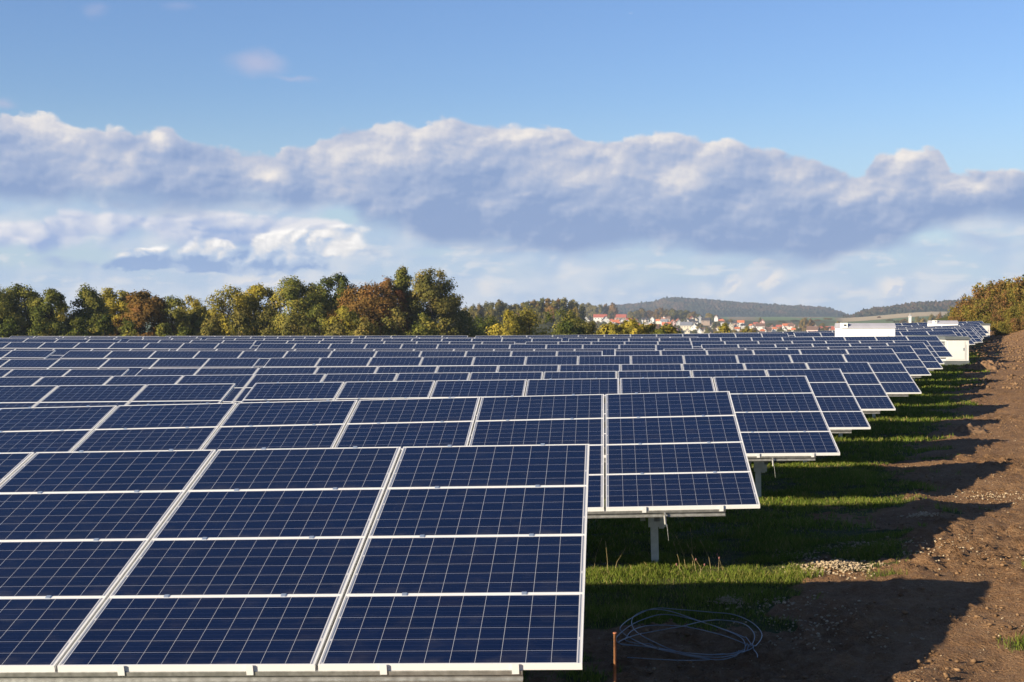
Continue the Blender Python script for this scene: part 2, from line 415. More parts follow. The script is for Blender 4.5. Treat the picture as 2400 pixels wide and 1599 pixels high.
ys = np.concatenate([np.arange(-8, 10.5, 1.), np.arange(10.5, 32, .065), np.arange(32, 60, .15), np.arange(60, 112, .4), np.arange(112, 222, 1.2)])
GX, GY = np.meshgrid(xs, ys)
g_ = grass_mask(GX.ravel(), GY.ravel()); g_[GX.ravel() < -12] = 1
z_ = ground(GX.ravel(), GY.ravel())+near_detail(GX.ravel(), GY.ravel(), g_)
def grid_faces(nx, ny):
    i = np.arange(nx*ny).reshape(ny, nx)
    return np.stack([i[:-1, :-1].ravel(), i[:-1, 1:].ravel(), i[1:, 1:].ravel(), i[1:, :-1].ravel()], 1)
me = np_mesh('ground', np.stack([GX.ravel(), GY.ravel(), z_], 1), grid_faces(len(xs), len(ys)), ground_mat(), [('grass_cover', 'POINT', g_)], True)
o = link('ground', me); o['kind'] = 'structure'
# far land: meadows, stubble fields
def land_mat():
    def bld(nt, b):
        a = nt.nodes.new('ShaderNodeAttribute'); a.attribute_name = 'field'
        n = noise(texco(), .05, 6, .6); n2 = noise(texco(), .006, 3, .5)
        f = X(a.outputs['Fac'])
        c = ramp(f, [(0., (.085, .080, .032)), (.30, (.085, .095, .038)), (.45, (.14, .20, .075)), (.58, (.22, .17, .10)), (.75, (.40, .31, .19)), (1., (.50, .40, .25))])
        nt.links.new(mixc(sstep(.3, .7, n)*.5, c, mixc(.35, c, (.05, .06, .03))), b.inputs['Base Color'])
        b.inputs['Roughness'].default_value = .95; b.inputs['Specular IOR Level'].default_value = .1
    return material('far_land', build=bld)
azp = np.arange(-2600, 5200, 26.); Ds = np.concatenate([[6, 20, 60, 100, 140], np.arange(150, 300, 8), np.geomspace(300, 6600, 90)])
AP, DD = np.meshgrid(azp, Ds); aa = np.arctan((AP.ravel()-1200)/FPX)-YAW; DD = DD.ravel()
FXx = DD*np.sin(aa); FYy = DD*np.cos(aa)
zz = ground(FXx, FYy)
inside = (FXx > -58) & (FXx < 92) & (FYy < 212)
zz = np.where(inside, zz-.9, zz)
p = AP.ravel()
fld = np.full(len(p), .12)+.1*fbm(FXx*.01, FYy*.01, 3, 4)
def band(p0, p1, d0, d1, v, soft=25):
    global fld
    w = smooth(p0-soft, p0+soft, p)*(1-smooth(p1-soft, p1+soft, p))*smooth(d0-30, d0+30, DD)*(1-smooth(d1-30, d1+30, DD))
    fld = fld*(1-w)+v*w
band(1690, 1790, 2250, 3400, .62); band(1770, 1960, 2400, 3600, .45); band(1860, 1930, 2900, 3700, .6)
band(1930, 2250, 1700, 2150, .40); band(1965, 2230, 2180, 2950, .88); band(-400, 700, 500, 1400, .62, 200); band(-200, 400, 1400, 2500, .40, 100)
fld = np.where(DD < 260, .05, fld)
me = np_mesh('land', np.stack([FXx, FYy, zz], 1), grid_faces(len(azp), len(Ds)), land_mat(), [('field', 'POINT', fld)], True)
o = link('land', me); o['kind'] = 'structure'

# ------------------------------------------------------------------ metals, panel face
M_ALU = material('anodised_aluminium', (.80, .80, .785), .42, .12)
M_GALV = speckled('galvanised_steel', (.46, .46, .44), .2, 18, .42, .75)
M_POST = speckled('galvanised_post', (.66, .66, .62), .12, 10, .55, .1)
M_CLAMP = material('clamp_metal', (.42, .50, .62), .3, .5)
M_BLACK = material('black_rubber', (.015, .015, .016), .6)
M_BACK = material('white_back_sheet', (.62, .62, .62), .6)
def panel_face():
    def bld(nt, b):
        u, v, _ = sepxyz(texco('UV'))
        fr = lambda q: X.m('FRACT', q)
        cu = (u-.031)/.1585; cv = (v-.018)/.1580
        inside = sstep(-.001, .001, cu)*sstep(10.001, 9.999, cu)*sstep(-.001, .001, cv)*sstep(6.001, 5.999, cv)
        du = X.m('ABSOLUTE', fr(cu)-.5); dv = X.m('ABSOLUTE', fr(cv)-.5)
        cell = X.m('LESS_THAN', du, .4935)*X.m('LESS_THAN', dv, .4935)*inside
        oi = nt.nodes.new('ShaderNodeObjectInfo'); rnd = X(oi.outputs['Random'])
        wn = nt.nodes.new('ShaderNodeTexWhiteNoise'); wn.noise_dimensions = '3D'
        nt.links.new(vec(X.m('FLOOR', cu), X.m('FLOOR', cv), rnd*91.7), wn.inputs['Vector'])
        w = X(wn.outputs['Value'])
        base = mixc(w, (.0014, .0066, .031), (.0034, .0104, .044))
        base = mixc(sstep(.80, 1., w)*.6, base, (.0050, .0066, .023))
        base = mixc(sstep(.0, 1., rnd)*.5, base, (.0042, .0090, .032))
        gn = noise(texco('UV'), 90, 2, .6)
        base = mixc(sstep(.45, .7, gn)*.35, base, (.0034, .0098, .046))
        bus = X.m('LESS_THAN', X.m('ABSOLUTE', fr(cv*3.)-.5), .022)
        fing = X.m('SINE', cv*6.2832*9.)
        base = mixc(bus*.22+sstep(.2, 1., fing)*.05, base, (.10, .12, .17))
        # white sheet margins with the connector ribbon down each side
        brk = X.m('LESS_THAN', X.m('ABSOLUTE', fr(cv*.5)-.5), .46)
        rib = X.m('LESS_THAN', X.m('ABSOLUTE', u-.0215), .0058)*brk + X.m('LESS_THAN', X.m('ABSOLUTE', u-1.6275), .0040)*X.m('LESS_THAN', X.m('ABSOLUTE', fr((v+.33)*1.5)-.5), .47)
        sheet = mixc(rib, (.52, .52, .54), (.13, .16, .23))
        du_ = noise(vec(u*2.+rnd*40., v*2.6+rnd*17., 0.), 2.2, 5, .6, dim='2D')
        dust = sstep(.50, .85, du_)*.030+sstep(.16, .0, v)*sstep(.35, .65, du_)*.045
        nt.links.new(mixc(dust, mixc(cell, sheet, base), (.36, .33, .28)), b.inputs['Base Color'])
        b.inputs['Roughness'].default_value = .16; b.inputs['IOR'].default_value = 1.45
    return material('panel_face', build=bld)
M_FACE = panel_face()
MW, MH = 1.65, .988
def face_mesh(name, mats, with_frame):
    """one landscape module lying flat, top of its frame at z = 0"""
    mb = MB(); lip = .0095; x0, x1, y0, y1 = -MW/2, MW/2, -MH/2, MH/2
    mb.quad((x0+lip, y0+lip, -.002), (x1-lip, y0+lip, -.002), (x1-lip, y1-lip, -.002), (x0+lip, y1-lip, -.002), 0)
    mb.quad((x0+lip, y0+lip, -.008), (x0+lip, y1-lip, -.008), (x1-lip, y1-lip, -.008), (x1-lip, y0+lip, -.008), 1)
    if with_frame: frame_into(mb, 2)
    me = mb.mesh(name, mats)
    uv = me.uv_layers.new(name='UVMap')
    for l in me.loops:
        c = me.vertices[l.vertex_index].co; uv.data[l.index].uv = (c.x-x0, c.y-y0)
    return me
def frame_into(mb, mat):
    lip = .0095; x0, x1, y0, y1 = -MW/2, MW/2, -MH/2, MH/2
    mb.box(x0, x1, y0, y0+lip, -.042, 0, mat); mb.box(x0, x1, y1-lip, y1, -.042, 0, mat)
    mb.box(x0, x0+lip, y0+lip, y1-lip, -.042, -.0003, mat); mb.box(x1-lip, x1, y0+lip, y1-lip, -.042, -.0003, mat)
ME_FACE = face_mesh('solar_module', [M_FACE, M_BACK], False)
ME_FULL = face_mesh('solar_module', [M_FACE, M_BACK, M_ALU], True)
mbf = MB(); frame_into(mbf, 0); ME_FRAME = mbf.mesh('frame', M_ALU)
RX = Matrix.Rotation(TILT, 4, 'X')
def rail_mesh(n):
    mb = MB(); L = n*PU
    for (y0, y1, z0, z1) in ((-.008, .05, -.062, -.0425), (.016, .024, -.112, -.062), (-.006, .05, -.121, -.112), (-.008, -.004, -.070, -.062)):
        mb.box(-L+.30, -.37, y0, y1, z0, z1)
    return mb.mesh('mounting_rail', M_GALV)
RAIL = {6: rail_mesh(6), 12: rail_mesh(12)}
mb = MB(); mb.box(-.03, .03, .15, 3.75/CT*.985, -.235, -.1215); ME_RAFTER = mb.mesh('support_beam', M_GALV)
mb = MB()
for b in ((-.045, .045, -.003, .003), (-.045, -.039, .003, .05), (.039, .045, .003, .05)): mb.box(b[0], b[1], b[2], b[3], -.9, .66)
ME_POST = mb.mesh('post', M_POST)
mb = MB()
mb.box(.055, .115, .0, .05, .42, 1.09); mb.box(-.16, -.10, .10, .15, .50, 1.12)
ME_LEG = mb.mesh('upper_leg', M_POST)
mb = MB(); mb.box(-.07, .14, -.012, -.005, .44, .64); mb.box(-.05, -.02, -.020, -.012, .5, .53); mb.box(.07, .10, -.020, -.012, .5, .53); ME_PLATE = mb.mesh('bracket', M_POST)
mb = MB(); mb.tube([(0, .06, .52), (0, 1.15, 1.14)], .022, 6); ME_STRUT = mb.mesh('brace', M_POST)
mb = MB(); mb.box(-.017, .017, -.017, .017, -.03, .003); mb.box(-.017, .017, -.0125, -.009, -.045, -.031); ME_CLAMP = mb.mesh('clamp', M_CLAMP)
mb = MB(); mb.box(-.022, .022, -.0165, -.0085, -.064, .0035); ME_CLAMPF = mb.mesh('clamp', M_ALU)
GROUP = 'solar tables in parallel rows on the field'
ROWNAME = {1: 'front row', 2: 'second row', 3: 'third row'}
nrow = {}
for t in TABLES: nrow[t[0]] = nrow.get(t[0], 0)+1
seen = {}
def put(name, me, parent, loc, rx=0.):
    o = bpy.data.objects.new(name, me); C.objects.link(o); o.parent = parent; o.location = loc; o.rotation_euler = (rx, 0, 0)
    return o
def tilted(u, v, w=0.): return (u, v*CT-w*ST, CLEAR+v*ST+w*CT)
table_first = {}
def table_label(r, n, j):
    row = ROWNAME.get(r) or f'{ordinal(r)} row from the viewer'
    w = 'six' if n == 6 else 'twelve'
    if r == 1: return 'large solar table of the front row, its blue panels closest to the viewer'
    if nrow[r] == 1: return f'{w}-column solar table, the one ending at the track in the {row}'
    place = ['at the track end', 'second from the track', 'third from the track', 'fourth from the track'][j]
    return f'{w}-column solar table, {place} in the {row}'
near_rows = (1, 2, 3, 4)
for r, n, xr, zt, sl in TABLES:
    j = seen.get(r, 0); seen[r] = j+1
    loc = (xr, YTOP(r)-4*PV*CT, zt+ZC-DROP-CLEAR)
    t = empty('solar_table', loc, table_label(r, n, j), 'solar table', GROUP, 0., -R_(sl))
    det = r in near_rows
    for i in range(n):
        for k_ in range(4):
            p_ = put('solar_module', ME_FACE if det else ME_FULL, t, tilted(-(i*PU+MW/2), (k_+.5)*PV), TILT)
            if det: put('frame', ME_FRAME, p_, (0, 0, 0))
    for k_ in range(5) if r < 14 else (0, 4):
        put('mounting_rail', RAIL[n], t, tilted(0, k_*PV-(.02 if k_ == 4 else -.002 if k_ == 0 else .022)), TILT)
    for q in ([1.1, 5.0, 8.9] if n == 6 else [1.1, 4.66, 8.22, 11.78, 15.34, 18.9]):
        ps = put('post', ME_POST, t, (-q, 1.5, 0))
        if r < 9:
            put('upper_leg', ME_LEG, t, (-q, 1.5, 0))
            put('bracket', ME_PLATE, ps, (0, 0, 0)); put('brace', ME_STRUT, t, (-q, 1.5, 0))
        put('support_beam', ME_RAFTER, t, tilted(-q, 0), TILT)
    if r <= 3 and n == 6:
        for i in range(n):
            for uu in (.25, .75):
                for k_ in range(5):
                    put('clamp', ME_CLAMPF if k_ == 0 else ME_CLAMP, t, tilted(-(i*PU+MW*(1-uu)), k_*PV + (0 if k_ else .004), .002), TILT)
    if r in (2, 3) and j == 0:
        w = MB(); w.tube([(-1.02, .02, CLEAR-.07), (-1.02, .0, CLEAR-.10), (-1.015, .0, CLEAR-.19), (-1.0, .0, CLEAR-.20), (-.995, .0, CLEAR-.24), (-.985, .0, CLEAR-.37)], [.012, .016, .013, .006, .003, .0015], 6)
        w.obj('cable', M_GALV, t)
    if r in (3, 5, 6) and j == 0:
        L = n*PU; w = MB()
        w.tube([tilted(-L-.45+.5*s, 3.25-.5*s, -.10-.12*math.sin(math.pi*s)) for s in np.linspace(0, 1, 9)], .014, 6)
        w.obj('cable', M_BLACK, t)
#%%TABLES-END
# ------------------------------------------------------------------ foliage
def leaf_mat(name, stops, trans=.28, by_object=None):
    m = bpy.data.materials.new(name); m.use_nodes = True; nt = m.node_tree; X.nt = nt
    for n in list(nt.nodes): nt.nodes.remove(n)
    out = nt.nodes.new('ShaderNodeOutputMaterial')
    a = nt.nodes.new('ShaderNodeAttribute'); a.attribute_name = 'tint'; t = X(a.outputs['Fac'])
    c = ramp(t, stops)
    if by_object:
        oi = nt.nodes.new('ShaderNodeObjectInfo'); rnd = X(oi.outputs['Random'])
        c = mixc(.72, c, ramp(rnd, by_object)); c = mixc(sstep(.2, .9, t)*.35, c, mixc(1., c, (1.6, 1.5, 1.2), 'MULTIPLY'))
    d = nt.nodes.new('ShaderNodeBsdfDiffuse'); tr = nt.nodes.new('ShaderNodeBsdfTranslucent'); mx = nt.nodes.new('ShaderNodeMixShader')
    nt.links.new(c, d.inputs[0]); nt.links.new(c, tr.inputs[0]); mx.inputs[0].default_value = trans
    nt.links.new(d.outputs[0], mx.inputs[1]); nt.links.new(tr.outputs[0], mx.inputs[2]); nt.links.new(mx.outputs[0], out.inputs[0])
    return m
PAL = {
 'olive': leaf_mat('olive_leaves', [(0., (0.055, 0.072, 0.018)), (.45, (0.134, 0.145, 0.032)), (.8, (0.281, 0.246, 0.052)), (1., (0.417, 0.305, 0.060))]),
 'gold': leaf_mat('golden_leaves', [(0., (0.091, 0.091, 0.018)), (.4, (0.211, 0.189, 0.033)), (.75, (0.366, 0.298, 0.047)), (1., (0.512, 0.376, 0.050))]),
 'green': leaf_mat('dark_green_leaves', [(0., (0.029, 0.045, 0.013)), (.5, (0.084, 0.104, 0.023)), (.85, (0.187, 0.176, 0.034)), (1., (0.323, 0.231, 0.043))]),
 'rust': leaf_mat('rusty_leaves', [(0., (0.070, 0.056, 0.020)), (.35, (0.151, 0.107, 0.033)), (.65, (0.269, 0.131, 0.047)), (1., (0.378, 0.148, 0.059))]),
 'brown': leaf_mat('brown_green_leaves', [(0., (0.062, 0.070, 0.022)), (.4, (0.139, 0.133, 0.035)), (.75, (0.258, 0.207, 0.055)), (1., (0.355, 0.255, 0.060))]),
 'russet': leaf_mat('russet_leaves', [(0., (.065, .048, .016)), (.35, (.14, .092, .028)), (.65, (.22, .125, .036)), (1., (.27, .13, .05))]),
 'bank': leaf_mat('autumn_shrub_leaves', [(0., (0.057, 0.059, 0.017)), (.35, (0.142, 0.137, 0.029)), (.7, (0.242, 0.194, 0.043)), (1., (0.311, 0.162, 0.050))]),
 'bankred': leaf_mat('reddish_shrub_leaves', [(0., (0.070, 0.055, 0.023)), (.4, (0.166, 0.121, 0.037)), (.75, (0.264, 0.137, 0.057)), (1., (0.304, 0.121, 0.083))]),
 'far': leaf_mat('distant_tree_leaves', [(0., (0.044, 0.051, 0.017)), (.5, (0.118, 0.114, 0.030)), (1., (0.205, 0.168, 0.041))], .2,
    [(0., (0.067, 0.076, 0.024)), (.22, (0.110, 0.107, 0.030)), (.42, (0.195, 0.152, 0.037)), (.55, (0.079, 0.085, 0.029)), (.72, (0.244, 0.116, 0.041)), (.86, (0.171, 0.104, 0.039)), (1., (0.256, 0.189, 0.044))]),
}
M_BARK = speckled('bark', (.055, .043, .033), .35, 9, .9, 0, .4)
def leaves(P, tint, size, rg, out=None):
    n = len(P)
    N = rg.normal(size=(n, 3)) if out is None else out+rg.normal(size=(n, 3))*.42
    a = np.cross(N, rg.normal(size=(n, 3))); a /= np.linalg.norm(a, axis=1, keepdims=True)+1e-9
    b = np.cross(N, a); b /= np.linalg.norm(b, axis=1, keepdims=True)+1e-9
    s = size*rg.uniform(.55, 1.35, (n, 1)); e = s*rg.uniform(.5, .9, (n, 1))
    V = np.stack([P-a*s, P-b*e, P+a*s, P+b*e], 1).reshape(-1, 3)
    return V, np.arange(4*n).reshape(n, 4), tint
LEAFK = 1
PROF = {'round': lambda t: np.sqrt(np.clip(1-np.abs((2*t-.85)/1.17)**2.8, .03, 1)), 'dome': lambda t: np.sqrt(np.clip(1-t**3, .02, 1)),
        'spire': lambda t: np.clip(1.02-t**1.7, .06, 1)**.6, 'vase': lambda t: np.clip(.55+.6*t, 0, 1)*np.sqrt(np.clip(1-np.maximum(0, t-.55)**2/.22, .05, 1)),
        'wide': lambda t: np.sqrt(np.clip(1-t**5, .03, 1))*(.82+.18*t)}
def crown_mesh(name, H, W, seed, nleaf, size, shape, b0, mat, nl=20, fill=.8, lobe=.22):
    rg = np.random.default_rng(seed); pf = PROF[shape]
    t = np.sort((np.arange(nl)+rg.uniform(0, 1, nl))/nl)
    env = W/2*pf(t); rl = lobe*W*rg.uniform(.75, 1.3, nl)*(.7+.3*pf(t)); rl = np.minimum(rl, .24*H)
    ang = rg.uniform(0, 2*np.pi, nl)+np.arange(nl)*2.4; rad = np.maximum(0, env-rl*.45)*np.sqrt(rg.uniform(.35, 1, nl))
    cz = H*b0+(H*(1-b0)-rl*.75)*t
    Cc = np.stack([rad*np.cos(ang), rad*np.sin(ang), cz], 1)
    w = rl**2; k = rg.choice(nl, nleaf, p=w/w.sum())
    d = rg.normal(size=(nleaf, 3)); d[:, 2] += .25; d /= np.linalg.norm(d, axis=1, keepdims=True)
    # sub-clumps on every lobe
    sc = rg.integers(0, 9, nleaf); sd = rg.normal(size=(nl, 9, 3)); sd[:, :, 2] += .2; sd /= np.linalg.norm(sd, axis=2, keepdims=True)
    dd = sd[k, sc]*.75+d*.55
    rr = rl[k]*(1-(1-fill)*rg.uniform(0, 1, nleaf)**2)*rg.uniform(.62, 1.06, nleaf)
    P = Cc[k]+dd*rr[:, None]*np.array([1, 1, .85])
    tint = np.clip(.5+rg.normal(0, .15, nl)[k]+rg.normal(0, .09, (nl, 9))[k, sc]+rg.normal(0, .08, nleaf), 0, 1)
    cc_ = P*np.array([.9, .9, 0]); cc_ /= W/2; cc_[:, 2] = (P[:, 2]-H*.45)/H*1.1
    V, F, T = leaves(P, tint, size, rg, dd*.8+cc_*.7)
    return np_mesh(name, V, F, mat, [('tint', 'FACE', T)]), Cc, rl
def trunk_into(H, Cc, rl, rg, thick=.02, top=.62):
    mb = MB(); r0 = thick*H
    pts = [(0, 0, -.4)]+[(rg.normal(0, .012)*H*f, rg.normal(0, .012)*H*f, H*top*f) for f in (.25, .5, .75, 1.)]
    mb.tube(pts, [r0*1.25, r0, r0*.8, r0*.58, r0*.3], 7)
    for c, r in zip(Cc, rl):
        z = min(c[2]*.75, H*top*.95); f = z/(H*top); i = min(3, int(f*4)); a = Vector(pts[i]).lerp(Vector(pts[i+1]), f*4-i)
        m = a.lerp(Vector(c), .55)+Vector((0, 0, -.04*H))
        mb.tube([a, m, Vector(c), Vector(c)+(Vector(c)-m)*.4], [r0*.34, r0*.22, r0*.12, r0*.03], 5)
    return mb
def plant_tree(name, px, wpx, top, D, pal, shape, seed, label, group, nleaf=8000, size=.16, b0=.18, base=None, cat='tree', **kw):
    x, y, _ = at(px, 755, D); z = gz(x, y)-.15
    ztop = at(px, top, D)[2]; H = ztop-z; W = wpx*D/FPX
    t = empty(name, (x, y, z), label, cat, group, random.Random(seed).uniform(0, 6.28))
    me, Cc, rl = crown_mesh('crown', H, W, seed, nleaf, size, shape, b0, PAL[pal], **kw)
    link('crown', me, t)
    trunk_into(H, Cc, rl, np.random.default_rng(seed)).obj('trunk', M_BARK, t, True)
    return t
G1 = 'trees in the line behind the solar field'
TREES = [  # px, width, top, depth, palette, shape, label
 (-25, 120, 672, 236, 'olive', 'round', 'dark olive tree cut by the frame edge, before all others of its line'),
 (50, 110, 664, 240, 'olive', 'round', 'broad olive-topped tree standing just inside the frame edge, first full crown'),
 (118, 84, 673, 232, 'olive', 'wide', 'dark shaggy tree beside the gap that shows a tan field'),
 (208, 100, 668, 236, 'olive', 'spire', 'pointed dark olive tree just past the gap with the tan field'),
 (270, 96, 673, 246, 'gold', 'round', 'rounded yellow-green tree between the pointed dark tree and the reddish one'),
 (338, 104, 680, 226, 'russet', 'round', 'reddish orange tree with a dark bare trunk low in the line'),
 (405, 66, 690, 250, 'olive', 'vase', 'slim olive tree with thin see-through crown next to the reddish orange tree'),
 (446, 60, 694, 262, 'gold', 'vase', 'small thin golden tree, lowest top of its line'),
 (470, 56, 716, 255, 'gold', 'round', 'low yellow bushy tree in front of the thin golden tree'),
 (535, 92, 668, 232, 'gold', 'vase', 'open golden tree with arching drooping boughs'),
 (600, 104, 662, 238, 'gold', 'wide', 'big golden tree with loose twiggy crown beside the dense green one'),
 (700, 132, 646, 236, 'olive', 'wide', 'large dense green-gold tree with a flat broad top'),
 (786, 96, 640, 246, 'green', 'wide', 'tall dark green tree between the dense green-gold tree and the red-topped one'),
 (806, 60, 716, 218, 'gold', 'vase', 'thin yellow sapling-like tree in front of the tall dark green tree'),
 (866, 150, 660, 232, 'russet', 'dome', 'brownish spreading tree with coral red patch at its top'),
 (905, 90, 647, 240, 'rust', 'dome', 'coral red crown rising behind the brownish spreading tree'),
 (944, 72, 624, 244, 'olive', 'spire', 'tallest tree of the line, narrow feathery green-gold top'),
 (1012, 118, 630, 240, 'brown', 'wide', 'big brown-green tree ending the line, leaning twigs on its open side'),
]
for i, (px, w, top, D, pal, shp, lab) in enumerate(TREES):
    loose = shp == 'vase'
    plant_tree('broadleaf_tree', px, w*1.3, top, D, pal, shp, 100+i, lab, G1, nleaf=10000 if loose else 28000 if w > 95 else 19000, size=.145 if loose else .165,
               b0=.24 if loose else .06, nl=22 if loose else 46, lobe=.22 if loose else .18)
G2 = 'bushes at the foot of the tree line'
for i, (px, w, top, D, pal) in enumerate([(20, 90, 742, 224, 'green'), (92, 70, 752, 220, 'green'), (150, 60, 768, 222, 'green'), (182, 64, 742, 218, 'green'), (245, 60, 730, 222, 'green'), (300, 56, 745, 214, 'olive'),
        (385, 60, 752, 220, 'olive'), (432, 64, 766, 218, 'green'), (500, 70, 735, 216, 'brown'), (560, 70, 722, 214, 'brown'), (625, 80, 718, 216, 'brown'), (690, 80, 728, 216, 'brown'), (750, 70, 708, 222, 'olive'),
        (792, 66, 752, 210, 'brown'), (850, 80, 742, 210, 'brown'), (930, 90, 716, 222, 'brown'), (990, 80, 730, 214, 'olive'), (1048, 80, 742, 226, 'brown')]):
    plant_tree('bush', px, w, top, D, pal, 'dome', 200+i, f'low {dict(green="dark green", olive="olive", brown="brownish")[pal]} bush, {ordinal(i+1)} from the frame edge along the foot of the tree line', G2,
               nleaf=2600, size=.17, b0=.05, nl=14, lobe=.26, cat='bush')
G3 = 'rounded willow bushes behind the far table edge'
for i, (px, w, top, D, pal, lab) in enumerate([
        (1090, 96, 722, 250, 'olive', 'dull green bush next to the last big tree'), (1140, 80, 736, 262, 'green', 'shaded dark bush between two yellow-green willows'),
        (1188, 66, 727, 230, 'gold', 'yellow-green round willow, first of the pair beside the shaded hollow'), (1242, 92, 722, 234, 'gold', 'large yellow-green round willow with a domed top'),
        (1315, 96, 721, 244, 'olive', 'wide olive willow below the wooded knoll'), (1378, 70, 753, 238, 'brown', 'brown twiggy bush in front of the small white village houses'),
        (1335, 70, 750, 226, 'green', 'dark low bush in front of the wide olive willow'),
        (1436, 62, 757, 214, 'gold', 'bright yellow-green willow below the orange village roof'), (1480, 70, 745, 216, 'gold', 'tall bright yellow willow hiding village walls'),
        (1520, 56, 758, 220, 'gold', 'yellow bush below the white gables'), (1565, 52, 760, 222, 'gold', 'yellow-green bush below the orange house'), (1545, 40, 770, 214, 'olive', 'small olive bush at the edge of the last tables'),
        (1700, 44, 757, 300, 'gold', 'golden feathery bush in front of the cream gabled house'), (1750, 60, 768, 320, 'brown', 'brown scrub in front of the orange-roofed village houses'), (1630, 60, 781, 260, 'olive', 'low hedge-like bush under the village gables')]):
    plant_tree('willow_bush', px, w*1.4, top-2, D, pal, 'dome', 300+i, lab, G3, nleaf=6500, size=.16, b0=.03, nl=22, lobe=.2, cat='bush')

# ---- shrubs on the bank by the track
def shrub_mesh(seed, H, W, pal, nst=26, nleaf=5200):
    rg = np.random.default_rng(seed); mb = MB(); tips = []
    for i in range(nst):
        a = rg.uniform(0, 2*np.pi); r = W/2*math.sqrt(rg.uniform(0.02, 1)); h = H*rg.uniform(.7, 1.08)*(1-.35*(2*r/W)**2)
        p0 = np.array([r*.35*math.cos(a), r*.35*math.sin(a), -.3]); p2 = np.array([r*math.cos(a), r*math.sin(a), h]); p1 = (p0+p2)/2+np.array([0, 0, .12*H])
        mb.tube([p0, p1, p2, p2+(p2-p1)*.32], [.028, .018, .010, .003], 4); tips.append((p0, p1, p2))
    tips = np.array(tips); k = rg.integers(0, nst, nleaf); s = rg.uniform(.12, 1.25, nleaf)[:, None]
    P = np.where(s < 1, (1-s)**2*tips[k, 0]+2*s*(1-s)*tips[k, 1]+s*s*tips[k, 2], tips[k, 2]+(tips[k, 2]-tips[k, 1])*(s-1)*1.3)
    sp_ = (.34*np.clip(1.25-s*.75, .10, 1))*W/3
    P = P+rg.normal(size=P.shape)*sp_; P[:, 2] = np.maximum(P[:, 2], .02)
    tint = np.clip(.46+rg.normal(0, .16, nst)[k]+rg.normal(0, .12, nleaf)+.12*(s[:, 0]-.5), 0, 1)
    V, F, T = leaves(P, tint, .085, rg)
    return np_mesh('foliage', V, F, PAL[pal], [('tint', 'FACE', T)]), mb.mesh('stem', M_BARK)
SH = [shrub_mesh(5, 3.0, 3.6, 'bankred'), shrub_mesh(6, 2.6, 3.4, 'bank'), shrub_mesh(7, 2.8, 3.8, 'bank'), shrub_mesh(8, 2.3, 3.0, 'bankred', 20, 4200)]
G4 = 'autumn shrubs on the bank beside the track'
_b = random.Random(11); spots = []
for px, top, Y in [(2236, 745, 176), (2252, 728, 178), (2268, 712, 179), (2284, 697, 178), (2302, 684, 177), (2322, 672, 177), (2345, 664, 176), (2368, 664, 176), (2392, 658, 175), (2418, 656, 174), (2445, 655, 174), (2475, 652, 173),
        (2262, 735, 171), (2285, 722, 170), (2310, 708, 170), (2335, 697, 169), (2362, 690, 169), (2388, 684, 168), (2414, 680, 168), (2444, 678, 168),
        (2322, 742, 163), (2348, 730, 162), (2374, 722, 161), (2400, 714, 160), (2428, 710, 160), (2340, 757, 156), (2366, 751, 154), (2392, 744, 153), (2420, 738, 152), (2450, 730, 152)]:
    spots.append((px, top, Y))
for i, (px, top, Y) in enumerate(spots):
    x, y, zt = at(px, top, Y); z = gz(x, y)-.1; v = [0, 1, 2, 3, 1, 2][i % 6] if top > 700 else [0, 3, 1][i % 3]
    H = max(1.2, zt-z); h0 = [3.0, 2.6, 2.8, 2.3][v]
    tier = 'crest' if i < 12 else 'upper slope' if i < 20 else 'lower slope' if i < 25 else 'foot'
    nth = i+1 if i < 12 else i-11 if i < 20 else i-19 if i < 25 else i-24
    t = empty('autumn_shrub', (x, y, z), f'{"reddish" if v in (0, 3) else "yellow-green"} shrub on the bank {tier}, {ordinal(nth)} counted from the solar tables', 'shrub', G4, _b.uniform(0, 6.28))
    s = H/h0; t.scale = (min(s, 1.5)*_b.uniform(.9, 1.15), min(s, 1.5), s)
    link('foliage', SH[v][0], t); link('stem', SH[v][1], t)

# ---- far trees: knoll wood, trees among the houses
FAR = []
for i, (shp, H, W) in enumerate([('round', 12, 10), ('dome', 11, 11), ('wide', 12, 12), ('spire', 13, 7.5), ('round', 10, 9)]):
    me, Cc, rl = crown_mesh('crown', H, W, 400+i, 4200, .40, shp, .03, PAL['far'], nl=26, lobe=.2)
    FAR.append((me, trunk_into(H, Cc, rl, np.random.default_rng(400+i)).mesh('trunk', M_BARK), H, W))
def far_tree(px, top, Y, wpx, kind, label, group, base=None):
    x, y, zt = at(px, top, Y); z = gz(x, y)-.3 if base is None else at(px, base, Y)[2]
    me, tr, H, W = FAR[kind]; t = empty('distant_tree', (x, y, z), label, 'tree', group, _b.uniform(0, 6.28))
    s = max(3., zt-z)/H; q = wpx*1.1*Y/FPX/W; t.scale = (q, q, s)
    link('crown', me, t); link('trunk', tr, t)
    return t
G5 = 'trees of the wooded knoll'
kn = [(1058, 726), (1072, 722), (1090, 717), (1108, 713), (1124, 711), (1140, 707), (1158, 708), (1172, 702), (1188, 710), (1205, 712), (1222, 708), (1236, 705), (1252, 702), (1268, 697), (1284, 699), (1298, 702), (1312, 699), (1326, 698), (1340, 702), (1354, 707), (1367, 711), (1380, 709), (1392, 716),
      (1080, 735), (1112, 728), (1150, 724), (1195, 722), (1230, 720), (1262, 716), (1292, 714), (1320, 716), (1346, 720), (1372, 724), (1388, 732), (1210, 734), (1275, 730), (1330, 734)]
for i, (px, top) in enumerate(kn):
    back = i < 23
    far_tree(px, top, (2200 if px > 1360 else 900 if back else 820)+_b.uniform(-25, 25), _b.uniform(30, 42), (3 if px in (1284, 1392) else _b.choice([0, 1, 2, 4])),
             f'autumn tree of the {"crest" if back else "front slope"} of the wooded knoll, {ordinal(i+1 if back else i-22)} from the tall tree line', G5)
